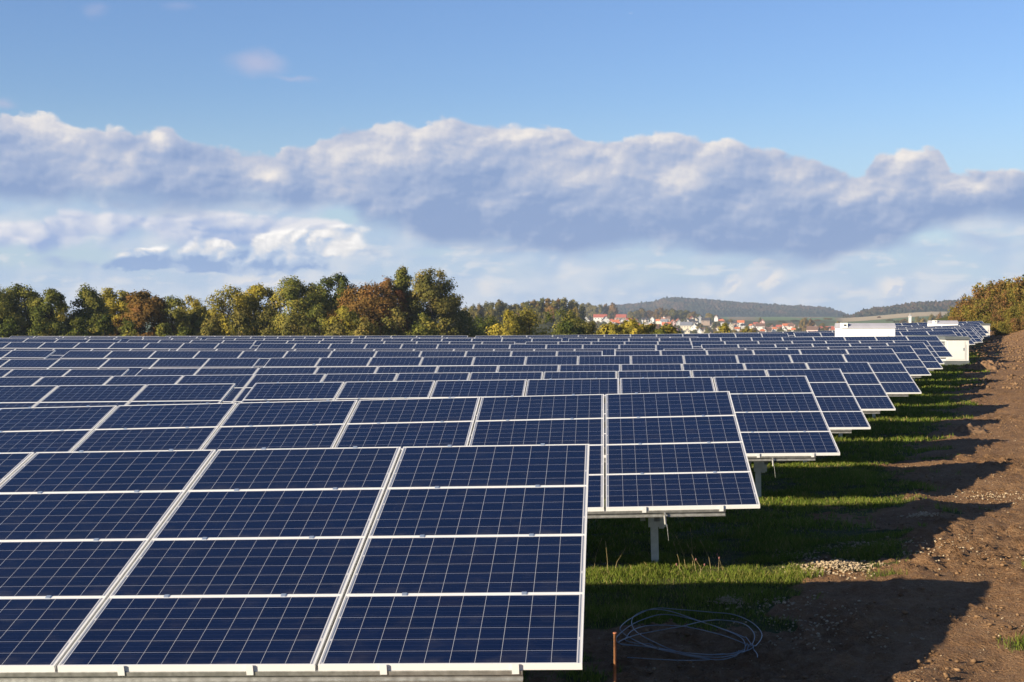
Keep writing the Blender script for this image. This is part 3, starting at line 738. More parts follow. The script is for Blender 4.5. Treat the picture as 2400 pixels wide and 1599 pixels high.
G6 = 'trees between the village houses'
vt = [(1403, 713, 2150, 26, 0, 'dark tree'), (1420, 711, 2160, 22, 1, 'dark tree'), (1438, 709, 2150, 26, 0, 'pale golden tree'), (1432, 728, 2050, 20, 1, 'green tree'), (1478, 729, 2100, 20, 1, 'brown tree'), (1492, 727, 2100, 22, 4, 'yellow tree'),
      (1506, 722, 2150, 24, 0, 'green tree'), (1522, 727, 2150, 22, 2, 'brown tree'), (1534, 735, 2150, 18, 1, 'dull tree'), (1546, 721, 2050, 24, 0, 'green tree'), (1562, 724, 2050, 24, 1, 'green tree'), (1578, 723, 2080, 26, 0, 'dark tree'), (1594, 726, 2080, 26, 2, 'dark tree'), (1608, 726, 2080, 26, 1, 'red-brown tree'), (1622, 730, 2050, 24, 0, 'dark tree'), (1638, 736, 2040, 20, 3, 'dark conifer-like tree'),
      (1662, 733, 2150, 22, 1, 'orange tree'), (1676, 738, 2100, 18, 4, 'orange tree'), (1604, 745, 1800, 14, 0, 'green tree'), (1640, 757, 1700, 16, 4, 'small tree'), (1590, 762, 1620, 16, 1, 'small tree'), (1674, 756, 1700, 18, 3, 'dark tree'), (1660, 768, 1550, 20, 1, 'dark bushy tree'), (1685, 752, 1900, 16, 0, 'brown tree'), (1712, 748, 2000, 14, 2, 'dark tree'),
      (1782, 744, 2100, 9, 3, 'narrow dark conifer-like tree'), (1752, 763, 1700, 14, 1, 'brown tree'), (1770, 772, 1600, 16, 4, 'low tree'), (1805, 760, 1950, 16, 2, 'grey-green tree'), (1830, 758, 2150, 22, 1, 'grey-green tree'), (1862, 755, 2250, 24, 2, 'blue-green tree'), (1884, 744, 1650, 20, 0, 'round orange tree'), (1900, 747, 1680, 18, 2, 'dark tree'),
      (1870, 768, 1560, 18, 4, 'yellow-green tree'), (1850, 772, 1500, 14, 1, 'yellow-green tree'), (1926, 757, 1760, 16, 0, 'dark tree'), (1916, 752, 2300, 18, 1, 'grey tree'), (1940, 745, 2500, 22, 0, 'grey-green tree'), (1965, 752, 1700, 20, 1, 'rust-brown tree'), (1975, 758, 1650, 18, 4, 'rust-brown tree'), (1895, 765, 1580, 22, 1, 'golden tree'),
      (2060, 751, 2350, 10, 0, 'lone dark round tree'), (2085, 754, 2000, 18, 1, 'red-brown tree'), (2102, 752, 1900, 18, 4, 'dark tree'), (2118, 747, 1850, 20, 0, 'red-brown tree'), (2134, 751, 1800, 18, 2, 'red-brown tree'), (2150, 741, 1700, 20, 1, 'dark green tree'), (2165, 745, 1600, 22, 0, 'green tree'), (2184, 736, 1500, 24, 2, 'green tree'), (2202, 732, 1400, 26, 1, 'yellow-green tree'), (2220, 730, 1300, 26, 0, 'yellow-green tree'), (2238, 733, 1200, 24, 4, 'brown tree'), (2170, 757, 1400, 20, 4, 'brown tree'), (2195, 750, 1200, 22, 1, 'green tree'), (2120, 762, 1600, 16, 4, 'russet tree'), (2222, 748, 1000, 24, 2, 'green tree'), (2250, 728, 1100, 26, 1, 'brown tree')]
_v = random.Random(5)
for i in range(46):
    px_ = _v.uniform(1375, 1960); tp_ = _v.uniform(752, 772) if px_ < 1700 else _v.uniform(762, 775)
    vt.append((round(px_, 1), round(tp_, 1), float(np.interp(tp_, [750, 778], [1800, 1480])), _v.uniform(11, 20), _v.choice([0, 1, 2, 4]), _v.choice(['garden tree', 'garden tree', 'yellow garden tree'])))
for q in [(1388, 751, 18), (1400, 752, 16), (1416, 753, 18), (1431, 755, 16), (1446, 756, 18), (1462, 753, 14), (1470, 751, 14), (1484, 753, 16)]: vt.append((q[0], q[1], 1750., q[2], _v.choice([0, 1, 4]), 'garden tree'))
vt.sort(key=lambda q: q[0])
cnt = {}
for px, top, Y, w, kd, nm in vt:
    cnt[nm] = cnt.get(nm, 0)+1
    only = sum(1 for q in vt if q[5] == nm) == 1
    far_tree(px, top, Y, w, kd, f'{nm} in the village' if only else f'{nm} in the village, {ordinal(cnt[nm])} such from the wooded knoll', G6)
#%%TREES-END
# ------------------------------------------------------------------ village houses
WALLS = {'white': (.58, .57, .54), 'cream': (.54, .49, .39), 'grey': (.38, .38, .38), 'pink': (.66, .46, .42), 'brown': (.25, .19, .15)}
ROOFS = {'orange': (.52, .15, .055), 'red': (.33, .085, .055), 'dark': (.035, .034, .040), 'brown': (.13, .075, .055), 'grey': (.16, .17, .20)}
MW_ = {k_: speckled(k_+'_render', c, .06, .7, .9) for k_, c in WALLS.items()}
MR_ = {k_: speckled(k_+'_roof_tiles', c, .22, 1.4, .75) for k_, c in ROOFS.items()}
M_PANE = material('window_pane', (.05, .06, .08), .1)
M_CHIM = speckled('chimney_brick', (.22, .12, .09), .2, 3, .9)
def house(px, base, wpx, wall, roof, kind, D=None):
    """kind g: gable turned to the viewer, s: long eaves side turned to the viewer, h: hipped"""
    if D is None: D = float(np.interp(base, [735, 745, 757, 768, 780], [2250, 2080, 1900, 1740, 1560]))
    x, y, z = at(px, base, D); m = D/FPX; w = max(5.2, wpx*m*1.0)
    t = empty('house', (x, y, z), '', 'house', 'houses of the village', _b.uniform(-.35, .15))
    if kind == 'g': L, hw, hr = w*1.25, w*.36, w*.90
    else: L, hw, hr = min(9., w*.7), min(3.6, w*.30), min(7.4, w*.60)
    a, b = (w/2, L/2)
    mb = MB(); z0 = -4.
    if kind == 'g':
        mb.poly([(-a, -b, z0), (a, -b, z0), (a, -b, hw), (0, -b, hr), (-a, -b, hw)]); mb.poly([(-a, b, z0), (-a, b, hw), (0, b, hr), (a, b, hw), (a, b, z0)])
        mb.quad((-a, b, z0), (-a, -b, z0), (-a, -b, hw), (-a, b, hw)); mb.quad((a, -b, z0), (a, b, z0), (a, b, hw), (a, -b, hw))
    else:
        mb.poly([(-a, b, z0), (-a, -b, z0), (-a, -b, hw), (-a, 0, hr), (-a, b, hw)]); mb.poly([(a, -b, z0), (a, b, z0), (a, b, hw), (a, 0, hr), (a, -b, hw)])
        mb.quad((-a, -b, z0), (a, -b, z0), (a, -b, hw), (-a, -b, hw)); mb.quad((a, b, z0), (-a, b, z0), (-a, b, hw), (a, b, hw))
    mb.obj('wall', MW_[wall], t)
    rb = MB(); o_ = .35; th = .28
    def slab(p, q, r_, s_):
        up = Vector((0, 0, th)); P = [Vector(v_) for v_ in (p, q, r_, s_)]; T = [v_+up for v_ in P]
        rb.quad(*T); rb.quad(P[3], P[2], P[1], P[0])
        for i in range(4): rb.quad(P[i], P[(i+1) % 4], T[(i+1) % 4], T[i])
    if kind == 'g':
        k_ = (hr-hw)/a
        slab((-a-o_, -b-o_, hw-o_*k_), (0, -b-o_, hr), (0, b+o_, hr), (-a-o_, b+o_, hw-o_*k_)); slab((0, -b-o_, hr), (a+o_, -b-o_, hw-o_*k_), (a+o_, b+o_, hw-o_*k_), (0, b+o_, hr))
    else:
        k_ = (hr-hw)/b; e = a*.45 if kind == 'h' else -o_
        slab((-a-o_, -b-o_, hw-o_*k_), (a+o_, -b-o_, hw-o_*k_), (a-e, 0, hr), (-a+e, 0, hr)); slab((a+o_, b+o_, hw-o_*k_), (-a-o_, b+o_, hw-o_*k_), (-a+e, 0, hr), (a-e, 0, hr))
        if kind == 'h':
            rb.poly([(-a-o_, b+o_, hw-o_*k_+th), (-a-o_, -b-o_, hw-o_*k_+th), (-a+e, 0, hr+th)]); rb.poly([(a+o_, -b-o_, hw-o_*k_+th), (a+o_, b+o_, hw-o_*k_+th), (a-e, 0, hr+th)])
    ro = rb.obj('roof', MR_[roof], t)
    ch = MB(); ch.box(-.3, .3, -.3, .3, hr-1.2, hr+.9, 0, Matrix.Translation((a*.35 if kind != 'g' else a*.25, 0 if kind != 'g' else b*.3, 0))); ch.obj('chimney', M_CHIM, ro)
    for wx in ((-.28, .28) if w < 12 else (-.34, -.11, .12, .35)):
        for lv in ((.22, .62) if kind == 'g' else (.35,)):
            if kind == 'g' and lv > .5: wx_ = wx*.55
            else: wx_ = wx
            hz = hr*lv if kind == 'g' else hw*lv
            wb = MB(); wb.box(wx_*w-.5, wx_*w+.5, -b-.04, -b+.05, hz, hz+1.15); wb.obj('window', M_PANE, t)
    return t
HOUSES = [(1372, 749, 7, 'white', 'dark', 'g'), (1379, 756, 6, 'white', 'brown', 'g'), (1407, 750, 31, 'white', 'red', 's'), (1419, 757, 17, 'white', 'dark', 'g'), (1411, 762, 6, 'white', 'grey', 'g'), (1404, 766, 8, 'pink', 'brown', 'g'),
 (1442, 760, 17, 'white', 'orange', 's'), (1447, 750, 12, 'white', 'orange', 'h'), (1457, 756, 11, 'white', 'dark', 'g'), (1456, 750, 24, 'brown', 'red', 's'), (1474, 753, 12, 'white', 'red', 's'), (1491, 757, 6, 'white', 'red', 'g'),
 (1512, 754, 15, 'white', 'dark', 's'), (1515, 762, 8, 'cream', 'brown', 'g'), (1525, 763, 13, 'white', 'dark', 'g'), (1530, 750, 7, 'white', 'brown', 'g'), (1536, 769, 14, 'grey', 'red', 's'), (1557, 749, 7, 'white', 'brown', 'g'), (1566, 750, 12, 'brown', 'brown', 's'),
 (1558, 758, 15, 'grey', 'grey', 's'), (1562, 768, 20, 'white', 'orange', 's'), (1577, 759, 9, 'pink', 'orange', 'g'), (1592, 761, 13, 'grey', 'brown', 'g'), (1610, 758, 13, 'white', 'dark', 'g'), (1622, 757, 14, 'brown', 'dark', 's'), (1609, 770, 28, 'cream', 'grey', 's'),
 (1629, 771, 14, 'white', 'dark', 'g'), (1585, 779, 8, 'white', 'red', 'g'), (1611, 781, 11, 'cream', 'grey', 'g'), (1650, 779, 10, 'cream', 'brown', 'g'), (1640, 779, 6, 'white', 'grey', 'g'), (1669, 767, 7, 'cream', 'brown', 'g'), (1655, 757, 20, 'brown', 'dark', 's'), (1640, 750, 11, 'grey', 'grey', 'g'),
 (1659, 776, 14, 'grey', 'dark', 's'), (1692, 755, 11, 'pink', 'orange', 'h'), (1679, 747, 7, 'white', 'red', 'g'), (1710, 769, 15, 'cream', 'dark', 'g'), (1722, 760, 9, 'brown', 'dark', 's'), (1728, 766, 9, 'white', 'dark', 'g'), (1736, 761, 16, 'white', 'orange', 's'), (1742, 766, 11, 'white', 'dark', 's'),
 (1760, 766, 10, 'white', 'orange', 'h'), (1765, 771, 8, 'white', 'dark', 'g'), (1771, 762, 9, 'brown', 'red', 's'), (1782, 771, 21, 'white', 'brown', 's'), (1787, 758, 7, 'pink', 'red', 'g'), (1791, 778, 7, 'white', 'brown', 'g'), (1800, 778, 15, 'brown', 'brown', 's'), (1815, 774, 11, 'white', 'orange', 'h'),
 (1826, 770, 13, 'brown', 'red', 's'), (1842, 768, 15, 'white', 'orange', 's'), (1840, 778, 6, 'white', 'brown', 'g'), (1855, 769, 15, 'pink', 'brown', 's'), (1875, 770, 5, 'white', 'brown', 'g'), (1910, 770, 10, 'cream', 'dark', 'g'), (1924, 772, 10, 'pink', 'red', 'h'), (1940, 772, 9, 'brown', 'red', 's'), (1948, 771, 9, 'white', 'grey', 's'),
 (1960, 779, 22, 'brown', 'red', 's'), (1905, 781, 26, 'pink', 'brown', 's'), (2107, 768, 13, 'pink', 'orange', 's'), (2124, 770, 13, 'pink', 'orange', 's'), (1892, 777, 12, 'brown', 'red', 's')]
_h = random.Random(21)
for i in range(34):
    px_ = _h.uniform(1430, 1965); lo_ = 752 if px_ < 1700 else 763
    HOUSES.append((round(px_, 1), round(_h.uniform(lo_, 780), 1), round(_h.uniform(6, 11), 1), _h.choice(['white', 'white', 'cream', 'pink', 'brown']), _h.choice(['orange', 'red', 'red', 'brown', 'dark', 'orange']), _h.choice(['g', 's', 's', 'h'])))
for i in range(22):
    HOUSES.append((round(_h.uniform(1470, 1700), 1), round(_h.uniform(749, 767), 1), round(_h.uniform(6, 10), 1), _h.choice(['white', 'cream', 'grey', 'pink']), _h.choice(['orange', 'red', 'dark', 'brown']), _h.choice(['g', 's', 's', 'h'])))
KN = {'g': 'gable-fronted', 's': 'broadside', 'h': 'hip-roofed'}
tot = {}; hc = {}
key = lambda q: (q[3], q[4], q[5])
for q in HOUSES: tot[key(q)] = tot.get(key(q), 0)+1
for q in sorted(HOUSES, key=lambda q: q[0]):
    t = house(*q); kk = key(q); hc[kk] = hc.get(kk, 0)+1
    nm = f'{q[3]} {KN[q[5]]} house with {q[4]} roof'
    t['label'] = f'only {nm} in the far village' if tot[kk] == 1 else f'{nm}, {ordinal(hc[kk])} such house from the wooded knoll'
# church tower
x, y, z = at(2133, 757, 1750); mm = 1750/FPX
t = empty('church_tower', (x, y, z), 'white church tower with small lantern and cross before the stubble field', 'tower', None, -.3)
b = MB(); b.box(-1.6, 1.6, -1.6, 1.6, -6, 16.6*mm); b.obj('tower_wall', MW_['white'], t)
b = MB(); b.box(-1.8, 1.8, -1.8, 1.8, 16.6*mm, 16.6*mm+.4); b.tube([(0, 0, 16.6*mm+.4), (0, 0, 16.6*mm+1.1)], [1.5, .5], 8); b.obj('tower_roof', MR_['grey'], t)
b = MB(); b.tube([(0, 0, 16.6*mm+1.), (0, 0, 16.6*mm+2.2)], .42, 8); b.tube([(0, 0, 16.6*mm+2.2), (0, 0, 16.6*mm+3.6)], [.12, .05], 6); b.obj('lantern', MW_['white'], t)
b = MB(); b.box(-.45, .45, -1.64, -1.58, 12*mm, 12*mm+1.6); b.obj('window', M_PANE, t)

# ------------------------------------------------------------------ inverter cabins and transformer cabins
M_WHITE = speckled('white_painted_steel', (.90, .90, .88), .02, .8, .45)
M_ROOFG = speckled('pale_grey_sheet', (.42, .42, .47), .08, 1.2, .45, .2)
M_CREAM = speckled('cream_concrete', (.68, .665, .63), .04, 1.3, .8)
M_DKROOF = speckled('dark_concrete_roof', (.10, .115, .12), .12, 2.5, .8)
M_LOUV = speckled('grey_louvre_metal', (.42, .44, .44), .05, 3, .45, .3)
M_DARK = material('dark_opening', (.02, .02, .02), .8)
def cabin(px0, px1, ytop, Y, depth, label, rz):
    xa, y0, zt = at(px0, ytop, Y); xb = at(px1, ytop, Y)[0]; w = xb-xa; zg = gz((xa+xb)/2, Y)-.05; H = zt-zg
    t = empty('inverter_cabin', (xa, y0, zg), label, 'cabin', 'white inverter cabins', rz)
    hw = H-.30
    b = MB()
    b.box(.0, w, .0, depth, -.3, hw); b.obj('cabin_body', M_WHITE, t)
    for i in range(1, 4):                                                 # door leaves on the sunny side
        d_ = MB(); d_.box(w*i/4-.42, w*i/4+.36, -.022, .01, .15, hw-.28); do = d_.obj('door', M_WHITE, t)
        h_ = MB(); h_.box(w*i/4+.26, w*i/4+.30, -.05, -.023, 1.0, 1.16); h_.obj('handle', M_LOUV, do)
    r = MB()
    pts = [(-.04, -.05, hw), (-.04, .0, hw+.10), (-.04, .30, H), (-.04, depth-.3, H), (-.04, depth+.05, hw)]
    r.poly(list(reversed(pts))); r.poly([(w+.04, q[1], q[2]) for q in pts])
    for i in range(5):
        p_, q_ = pts[i], pts[(i+1) % 5]; r.quad(p_, (w+.04, p_[1], p_[2]), (w+.04, q_[1], q_[2]), q_)
    r.obj('roof', M_ROOFG, t)
    r = MB(); r.box(-.05, .32, -.054, .315, hw+.004, H+.012); r.obj('end_cap', M_WHITE, t)
    r = MB(); r.box(.10, .25, -.060, -.02, hw+.13, hw+.22); r.obj('vent', M_DARK, t)
    return t
cabin(1973.5, 2098.5, 757.5, 86.3, 2.4, 'larger white inverter cabin with grey roof standing above the middle of the tables', .02)
cabin(2188.5, 2246, 751.5, 143.6, 2.4, 'smaller white inverter cabin far back near the bank', .04)
def station(px0, px1, ytop, Y, L, label, rz, s=1.):
    xa, y0, zt = at(px0, ytop, Y); xb = at(px1, ytop, Y)[0]; w = xb-xa; zg = gz(xb, Y)-.02; H = zt-zg
    t = empty('transformer_cabin', (xa, y0, zg), label, 'cabin', 'cream transformer cabins', rz)
    b = MB(); b.box(0, w, 0, L, .26, H-.16); b.obj('wall', M_CREAM, t)
    b = MB(); b.box(-.03, w+.03, -.03, L+.03, -.4, .258); b.obj('plinth', M_DKROOF, t)
    b = MB(); b.box(-.07, w+.05, -.09, L+.1, H-.158, H-.03); b.box(-.02, w, -.03, L+.04, H-.029, H+.01); b.obj('roof', M_DKROOF, t)
    b = MB(); b.box(-.02, -.002, .05, 1.0, .40, H-.22)
    lo = b.obj('louvre_door', M_LOUV, t)
    for i in range(7):
        z_l = H-.34-i*.10; b = MB(); b.box(-.030, -.021, .14, .90, z_l, z_l+.045); b.obj('slat', M_DARK, lo)
    b = MB(); b.box(w-.17, w-.155, -.012, .01, .27, H-.45); b.obj('seam', M_LOUV, t)
    b = MB(); b.box(w*.08, w*.83, -.016, .004, .34, H-.26); d_ = b.obj('door', M_CREAM, t)
    b = MB(); b.box(w*.74, w*.78, -.045, -.0165, .85, .99); b.obj('handle', M_LOUV, d_)
    return t
station(2216.5, 2271.5, 789.5, 83.6, 8.5, 'cream transformer cabin with dark flat roof at the edge of the track', .05)
station(2299, 2320.5, 758.5, 150.5, 5., 'small far cream transformer cabin half hidden by the last tables', .05)

# ------------------------------------------------------------------ wooded hills
def hill_mat(name, far):
    def bld(nt, b):
        a = nt.nodes.new('ShaderNodeAttribute'); a.attribute_name = 'tint'; f = X(a.outputs['Fac'])
        c = ramp(f, [(0., (.012, .020, .018)), (.25, (.024, .032, .018)), (.42, (.050, .050, .024)), (.6, (.082, .056, .030)), (.78, (.11, .062, .033)), (1., (.080, .072, .030))])
        nt.links.new(c, b.inputs['Base Color']); b.inputs['Roughness'].default_value = 1.; b.inputs['Specular IOR Level'].default_value = 0.
    return material(name, build=bld)
def hill(name, prof_, D0, D1, D2, seed, tree, step, dark):
    pxs = np.arange(prof_[0][0], prof_[-1][0], step); n = 90
    ts = np.linspace(0, 1.5, n); top = np.interp(pxs, [q[0] for q in prof_], [q[1] for q in prof_])
    A, T = np.meshgrid(pxs, ts); D = np.where(T < 1, D0+(D1-D0)*T, D1+(D2-D1)*(T-1)*2)
    a = np.arctan((A-1200)/FPX); aw = a-YAW
    x = D*np.sin(aw); y = D*np.cos(aw)
    z0 = ground(x.ravel(), y.ravel()).reshape(x.shape)-4
    zt = (755-np.tile(top, (n, 1)))*D1*np.cos(a)/FPX+ZC
    s = np.where(T < 1, np.sin(T*np.pi/2)**1.15, np.cos((T-1)*np.pi)**1.)
    z = z0+(np.maximum(zt-tree*.6, z0)-z0)*s
    k_ = 1/(tree*1.3)
    bump = np.abs(fbm(x*k_, y*k_*1.3, 3, seed, .6))*1.5
    z = z+tree*(.2+bump)*np.clip(s*6, 0, 1)+fbm(x/160, y/160, 3, seed+9)*tree*.7*s
    tint = .5+fbm(x/120, y/260, 3, seed+20)*.45+fbm(x*k_*.9, y*k_*.9, 2, seed+30)*.65+fbm(x/42, y/70, 3, seed+35)*.65
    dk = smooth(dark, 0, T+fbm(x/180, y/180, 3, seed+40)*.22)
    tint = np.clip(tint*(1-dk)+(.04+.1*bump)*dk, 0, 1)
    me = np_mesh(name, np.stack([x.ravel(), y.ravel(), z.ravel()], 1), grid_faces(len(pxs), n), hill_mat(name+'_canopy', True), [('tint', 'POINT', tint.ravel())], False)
    o = link(name, me); o['kind'] = 'structure'; return o
hill('wooded_hill', [(-500, 752), (-200, 746), (0, 741), (300, 739), (700, 742), (1000, 738), (1200, 736), (1330, 731), (1400, 724), (1450, 716), (1500, 712.5), (1530, 710), (1550, 703), (1570, 699.5), (1590, 698.5), (1620, 700), (1660, 704), (1700, 708), (1740, 712.5), (1770, 712.5), (1800, 714.5), (1850, 718), (1900, 719.5), (1930, 721), (1950, 725), (1965, 731), (1975, 735), (1988, 740), (2010, 747), (2040, 752)], 4100, 4900, 5600, 500, 9, 2.2, .38)
hill('wooded_ridge', [(1975, 752), (1990, 744), (2010, 735), (2030, 728), (2050, 723.5), (2080, 720), (2110, 717), (2140, 712), (2160, 710), (2190, 711), (2230, 709), (2260, 707), (2290, 705), (2400, 701), (2700, 694), (3000, 700)], 2750, 3250, 3900, 600, 8, 2.2, .14)
#%%FAR-END
# ------------------------------------------------------------------ near ground: grass, stones, clods, cable, rod
def gnear(x, y):
    g = grass_mask(x, y); return ground(x, y)+near_detail(x, y, g)
M_GRASS = leaf_mat('grass_blades', [(0., (.068, .100, .016)), (.45, (.145, .200, .032)), (.78, (.22, .24, .050)), (1., (.34, .28, .11))], .35)
def blades(n, y0, y1, w, h, seed):
    rg = np.random.default_rng(seed)
    y = y0+(y1-y0)*rg.uniform(0, 1, n)**1.0; x = XC(y)+rg.uniform(-4.2, 4.4, n)
    pt = fbm(x*1.2, y*1.2, 3, 8)
    g = grass_mask(x, y); ok = rg.uniform(0, 1, n) < (g*1.3-.25)*np.clip(.75+pt*1.4, .1, 1); x, y, pt = x[ok], y[ok], pt[ok]; m = len(x)
    z = gnear(x, y)-.01; a = rg.uniform(0, 2*np.pi, m); hh = h*rg.uniform(.45, 1.3, m)*(1+pt*.9); ln = hh*rg.uniform(.15, .75, m); b = rg.uniform(0, 2*np.pi, m)
    P = np.stack([x, y, z], 1); side = np.stack([np.cos(a), np.sin(a), 0*a], 1)*w*rg.uniform(.6, 1.3, m)[:, None]
    mid = P+np.stack([ln*.35*np.cos(b), ln*.35*np.sin(b), hh*.6], 1); tip = P+np.stack([ln*np.cos(b), ln*np.sin(b), hh], 1)
    V = np.stack([P-side, P+side, mid+side*.7, tip, mid-side*.7], 1).reshape(-1, 3); F = np.arange(5*m).reshape(m, 5)
    T = np.clip(.42+rg.normal(0, .16, m)+pt*.35, 0, 1); T = np.where(rg.uniform(0, 1, m) < .08+np.maximum(0, -pt)*.35, 1., T)
    return V, F, T
Vs, Fs, Ts = [], [], []; off = 0
for a in ((230000, 11.2, 19.5, .0030, .060, 1), (140000, 19.5, 32, .0055, .068, 2), (90000, 32, 60, .011, .09, 3), (60000, 60, 112, .022, .10, 4)):
    V_, F_, T_ = blades(*a); Vs.append(V_); Fs.append(F_+off); Ts.append(T_); off += len(V_)
me = np_mesh('grass', np.concatenate(Vs), np.concatenate(Fs), M_GRASS, [('tint', 'FACE', np.concatenate(Ts))])
o = link('grass', me); o['kind'] = 'stuff'; o['label'] = 'short green grass growing under and beside the solar tables'
# tall seed stalks in the lit strip
M_STRAW = material('dry_straw', (.34, .26, .12), .8)
M_HEAD = material('clover_head', (.24, .10, .09), .8)
_s = random.Random(4)
for i, (px, py, h, pinkish) in enumerate([(1595, 1341, .30, 0), (1608, 1335, .34, 0), (1624, 1333, .42, 0), (1632, 1340, .28, 0), (1668, 1336, .30, 0), (1425, 1352, .32, 0), (1440, 1345, .22, 0), (1392, 1335, .30, 0), (1638, 1352, .12, 1), (1645, 1340, .14, 1), (1684, 1337, .14, 1), (1692, 1332, .16, 1), (1602, 1347, .12, 1)]):
    p = on_ground(px, py); b = MB(); q = _s.uniform(-.12, .12)
    z = float(gnear(np.array([p[0]]), np.array([p[1]]))[0])
    lab = f'{"pink-brown clover head" if pinkish else "dry straw-coloured grass stalk"} in the lit grass strip, {ordinal(i+1 if not pinkish else i-7)} of its kind along the strip'
    t = empty('clover' if pinkish else 'grass_stalk', (p[0], p[1], z), lab, 'plant', 'clover heads in the grass' if pinkish else 'dry stalks in the grass')
    b.tube([(0, 0, -.03), (q*.3, 0, h*.5), (q, .02, h)], [.0028, .002, .0012], 4); b.obj('stem', M_STRAW, t)
    b = MB(); b.tube([(q, .02, h-.002), (q*1.15, .02, h+.025), (q*1.3, .02, h+.06)] if not pinkish else [(q, .02, h-.008), (q, .02, h+.006), (q, .02, h+.02)], [.002, .006, .001] if not pinkish else [.006, .011, .005], 6); b.obj('seed_head', M_HEAD if pinkish else M_STRAW, t)
# stones and clods scattered over the soil
def rocks(P, size, rg):
    base = np.array([(1, 0, 0), (-1, 0, 0), (0, 1, 0), (0, -1, 0), (0, 0, 1), (0, 0, -1), (.6, .6, .55), (-.6, .6, .5), (.6, -.6, .5), (-.6, -.6, .55)], float)
    fc = np.array([(4, 0, 6), (4, 6, 2), (4, 2, 7), (4, 7, 1), (4, 1, 9), (4, 9, 3), (4, 3, 8), (4, 8, 0), (0, 2, 6), (2, 1, 7), (1, 3, 9), (3, 0, 8), (5, 2, 0), (5, 1, 2), (5, 3, 1), (5, 0, 3)])
    n = len(P); sc = rg.uniform(.6, 1.35, (n, 1, 3))*size[:, None, None]*np.array([1, 1, .75]); V = base[None]*sc*rg.uniform(.75, 1.2, (n, 10, 1))
    a = rg.uniform(0, 6.28, n); c, s = np.cos(a)[:, None], np.sin(a)[:, None]
    V = np.stack([V[..., 0]*c-V[..., 1]*s, V[..., 0]*s+V[..., 1]*c, V[..., 2]], -1)+P[:, None]
    F = fc[None]+(np.arange(n)*10)[:, None, None]
    return V.reshape(-1, 3), F.reshape(-1, 3)
def scatter(n, seed, lo, hi, y0, y1, x0, x1, mask=None, power=1.6):
    rg = np.random.default_rng(seed); y = y0+(y1-y0)*rg.uniform(0, 1, n)**power; x = XC(y)+x0+(x1-x0)*rg.uniform(0, 1, n)
    g = grass_mask(x, y); ok = rg.uniform(0, 1, n) > g*1.2
    if mask is not None: ok &= rg.uniform(0, 1, n) < mask(x, y)
    x, y = x[ok], y[ok]; s = lo*(hi/lo)**(rg.uniform(0, 1, len(x))**2.2)
    z = gnear(x, y)+s*.25
    V, F = rocks(np.stack([x, y, z], 1), s, rg); return V, F, np.repeat(np.clip(rg.normal(.5, .2, len(x)), 0, 1), 16)
def stone_mat(name, a, b_):
    def bld(nt, b):
        at_ = nt.nodes.new('ShaderNodeAttribute'); at_.attribute_name = 'tint'
        nt.links.new(mixc(X(at_.outputs['Fac']), a, b_), b.inputs['Base Color']); b.inputs['Roughness'].default_value = .9; b.inputs['Specular IOR Level'].default_value = .2
    return material(name, build=bld)
V_, F_, T_ = scatter(12000, 21, .005, .019, 10.8, 46, -1.5, 10., lambda x, y: np.clip(.5+fbm(x*.8, y*.6, 3, 66)*2.2, .05, 1))
heaps = [(1958, 1333, .34, .16, 900, .05), (2160, 1219, .22, .10, 160, .02), (2030, 1285, .30, .16, 190, .02), (1708, 1411, .14, .09, 150, .03), (1880, 1300, .35, .22, 120, .01), (2320, 1165, .5, .3, 120, .01), (1840, 1420, .5, .3, 110, .01), (1900, 1485, .5, .35, 150, .01), (2170, 1300, .6, .4, 120, .01)]
rg = np.random.default_rng(77); off = len(V_); Vl, Fl, Tl = [V_], [F_], [T_]
for px, py, rx, ry, n, hh in heaps:
    c = on_ground(px, py); x = c[0]+rg.normal(0, rx, n)*.6; y = c[1]+rg.normal(0, ry*2.2, n)*.6
    z = gnear(x, y)+hh*np.exp(-((x-c[0])/rx)**2-((y-c[1])/(ry*2))**2)*rg.uniform(.2, 1.4, n)
    v, f = rocks(np.stack([x, y, z+.004], 1), rg.uniform(.008, .021, n), rg); Vl.append(v); Fl.append(f+off); Tl.append(np.repeat(rg.uniform(.5, 1, n), 16)); off += len(v)
me = np_mesh('gravel', np.concatenate(Vl), np.concatenate(Fl), stone_mat('pale_stone', (.18, .125, .075), (.42, .335, .225)), [('tint', 'FACE', np.concatenate(Tl))])
o = link('gravel', me); o['kind'] = 'stuff'; o['label'] = 'pale limestone gravel strewn and heaped on the bare soil'
V_, F_, T_ = scatter(42000, 22, .006, .032, 10.8, 70, -1.2, 11., lambda x, y: np.clip(.45+fbm(x*.7, y*.5, 3, 67)*2.4, .06, 1))
V2_, F2_, T2_ = scatter(9000, 23, .03, .13, 60, 150, 1.2, 9., lambda x, y: np.clip(.4+fbm(x*.5, y*.3, 3, 68)*2.4, .05, 1), 1.)
F_ = np.concatenate([F_, F2_+len(V_)]); V_ = np.concatenate([V_, V2_]); T_ = np.concatenate([T_, T2_])
me = np_mesh('soil_clods', V_, F_, stone_mat('soil_clod', (.105, .060, .030), (.255, .158, .084)), [('tint', 'FACE', T_)])
o = link('soil_clods', me); o['kind'] = 'stuff'; o['label'] = 'crumbled brown soil lumps along the dug strip'
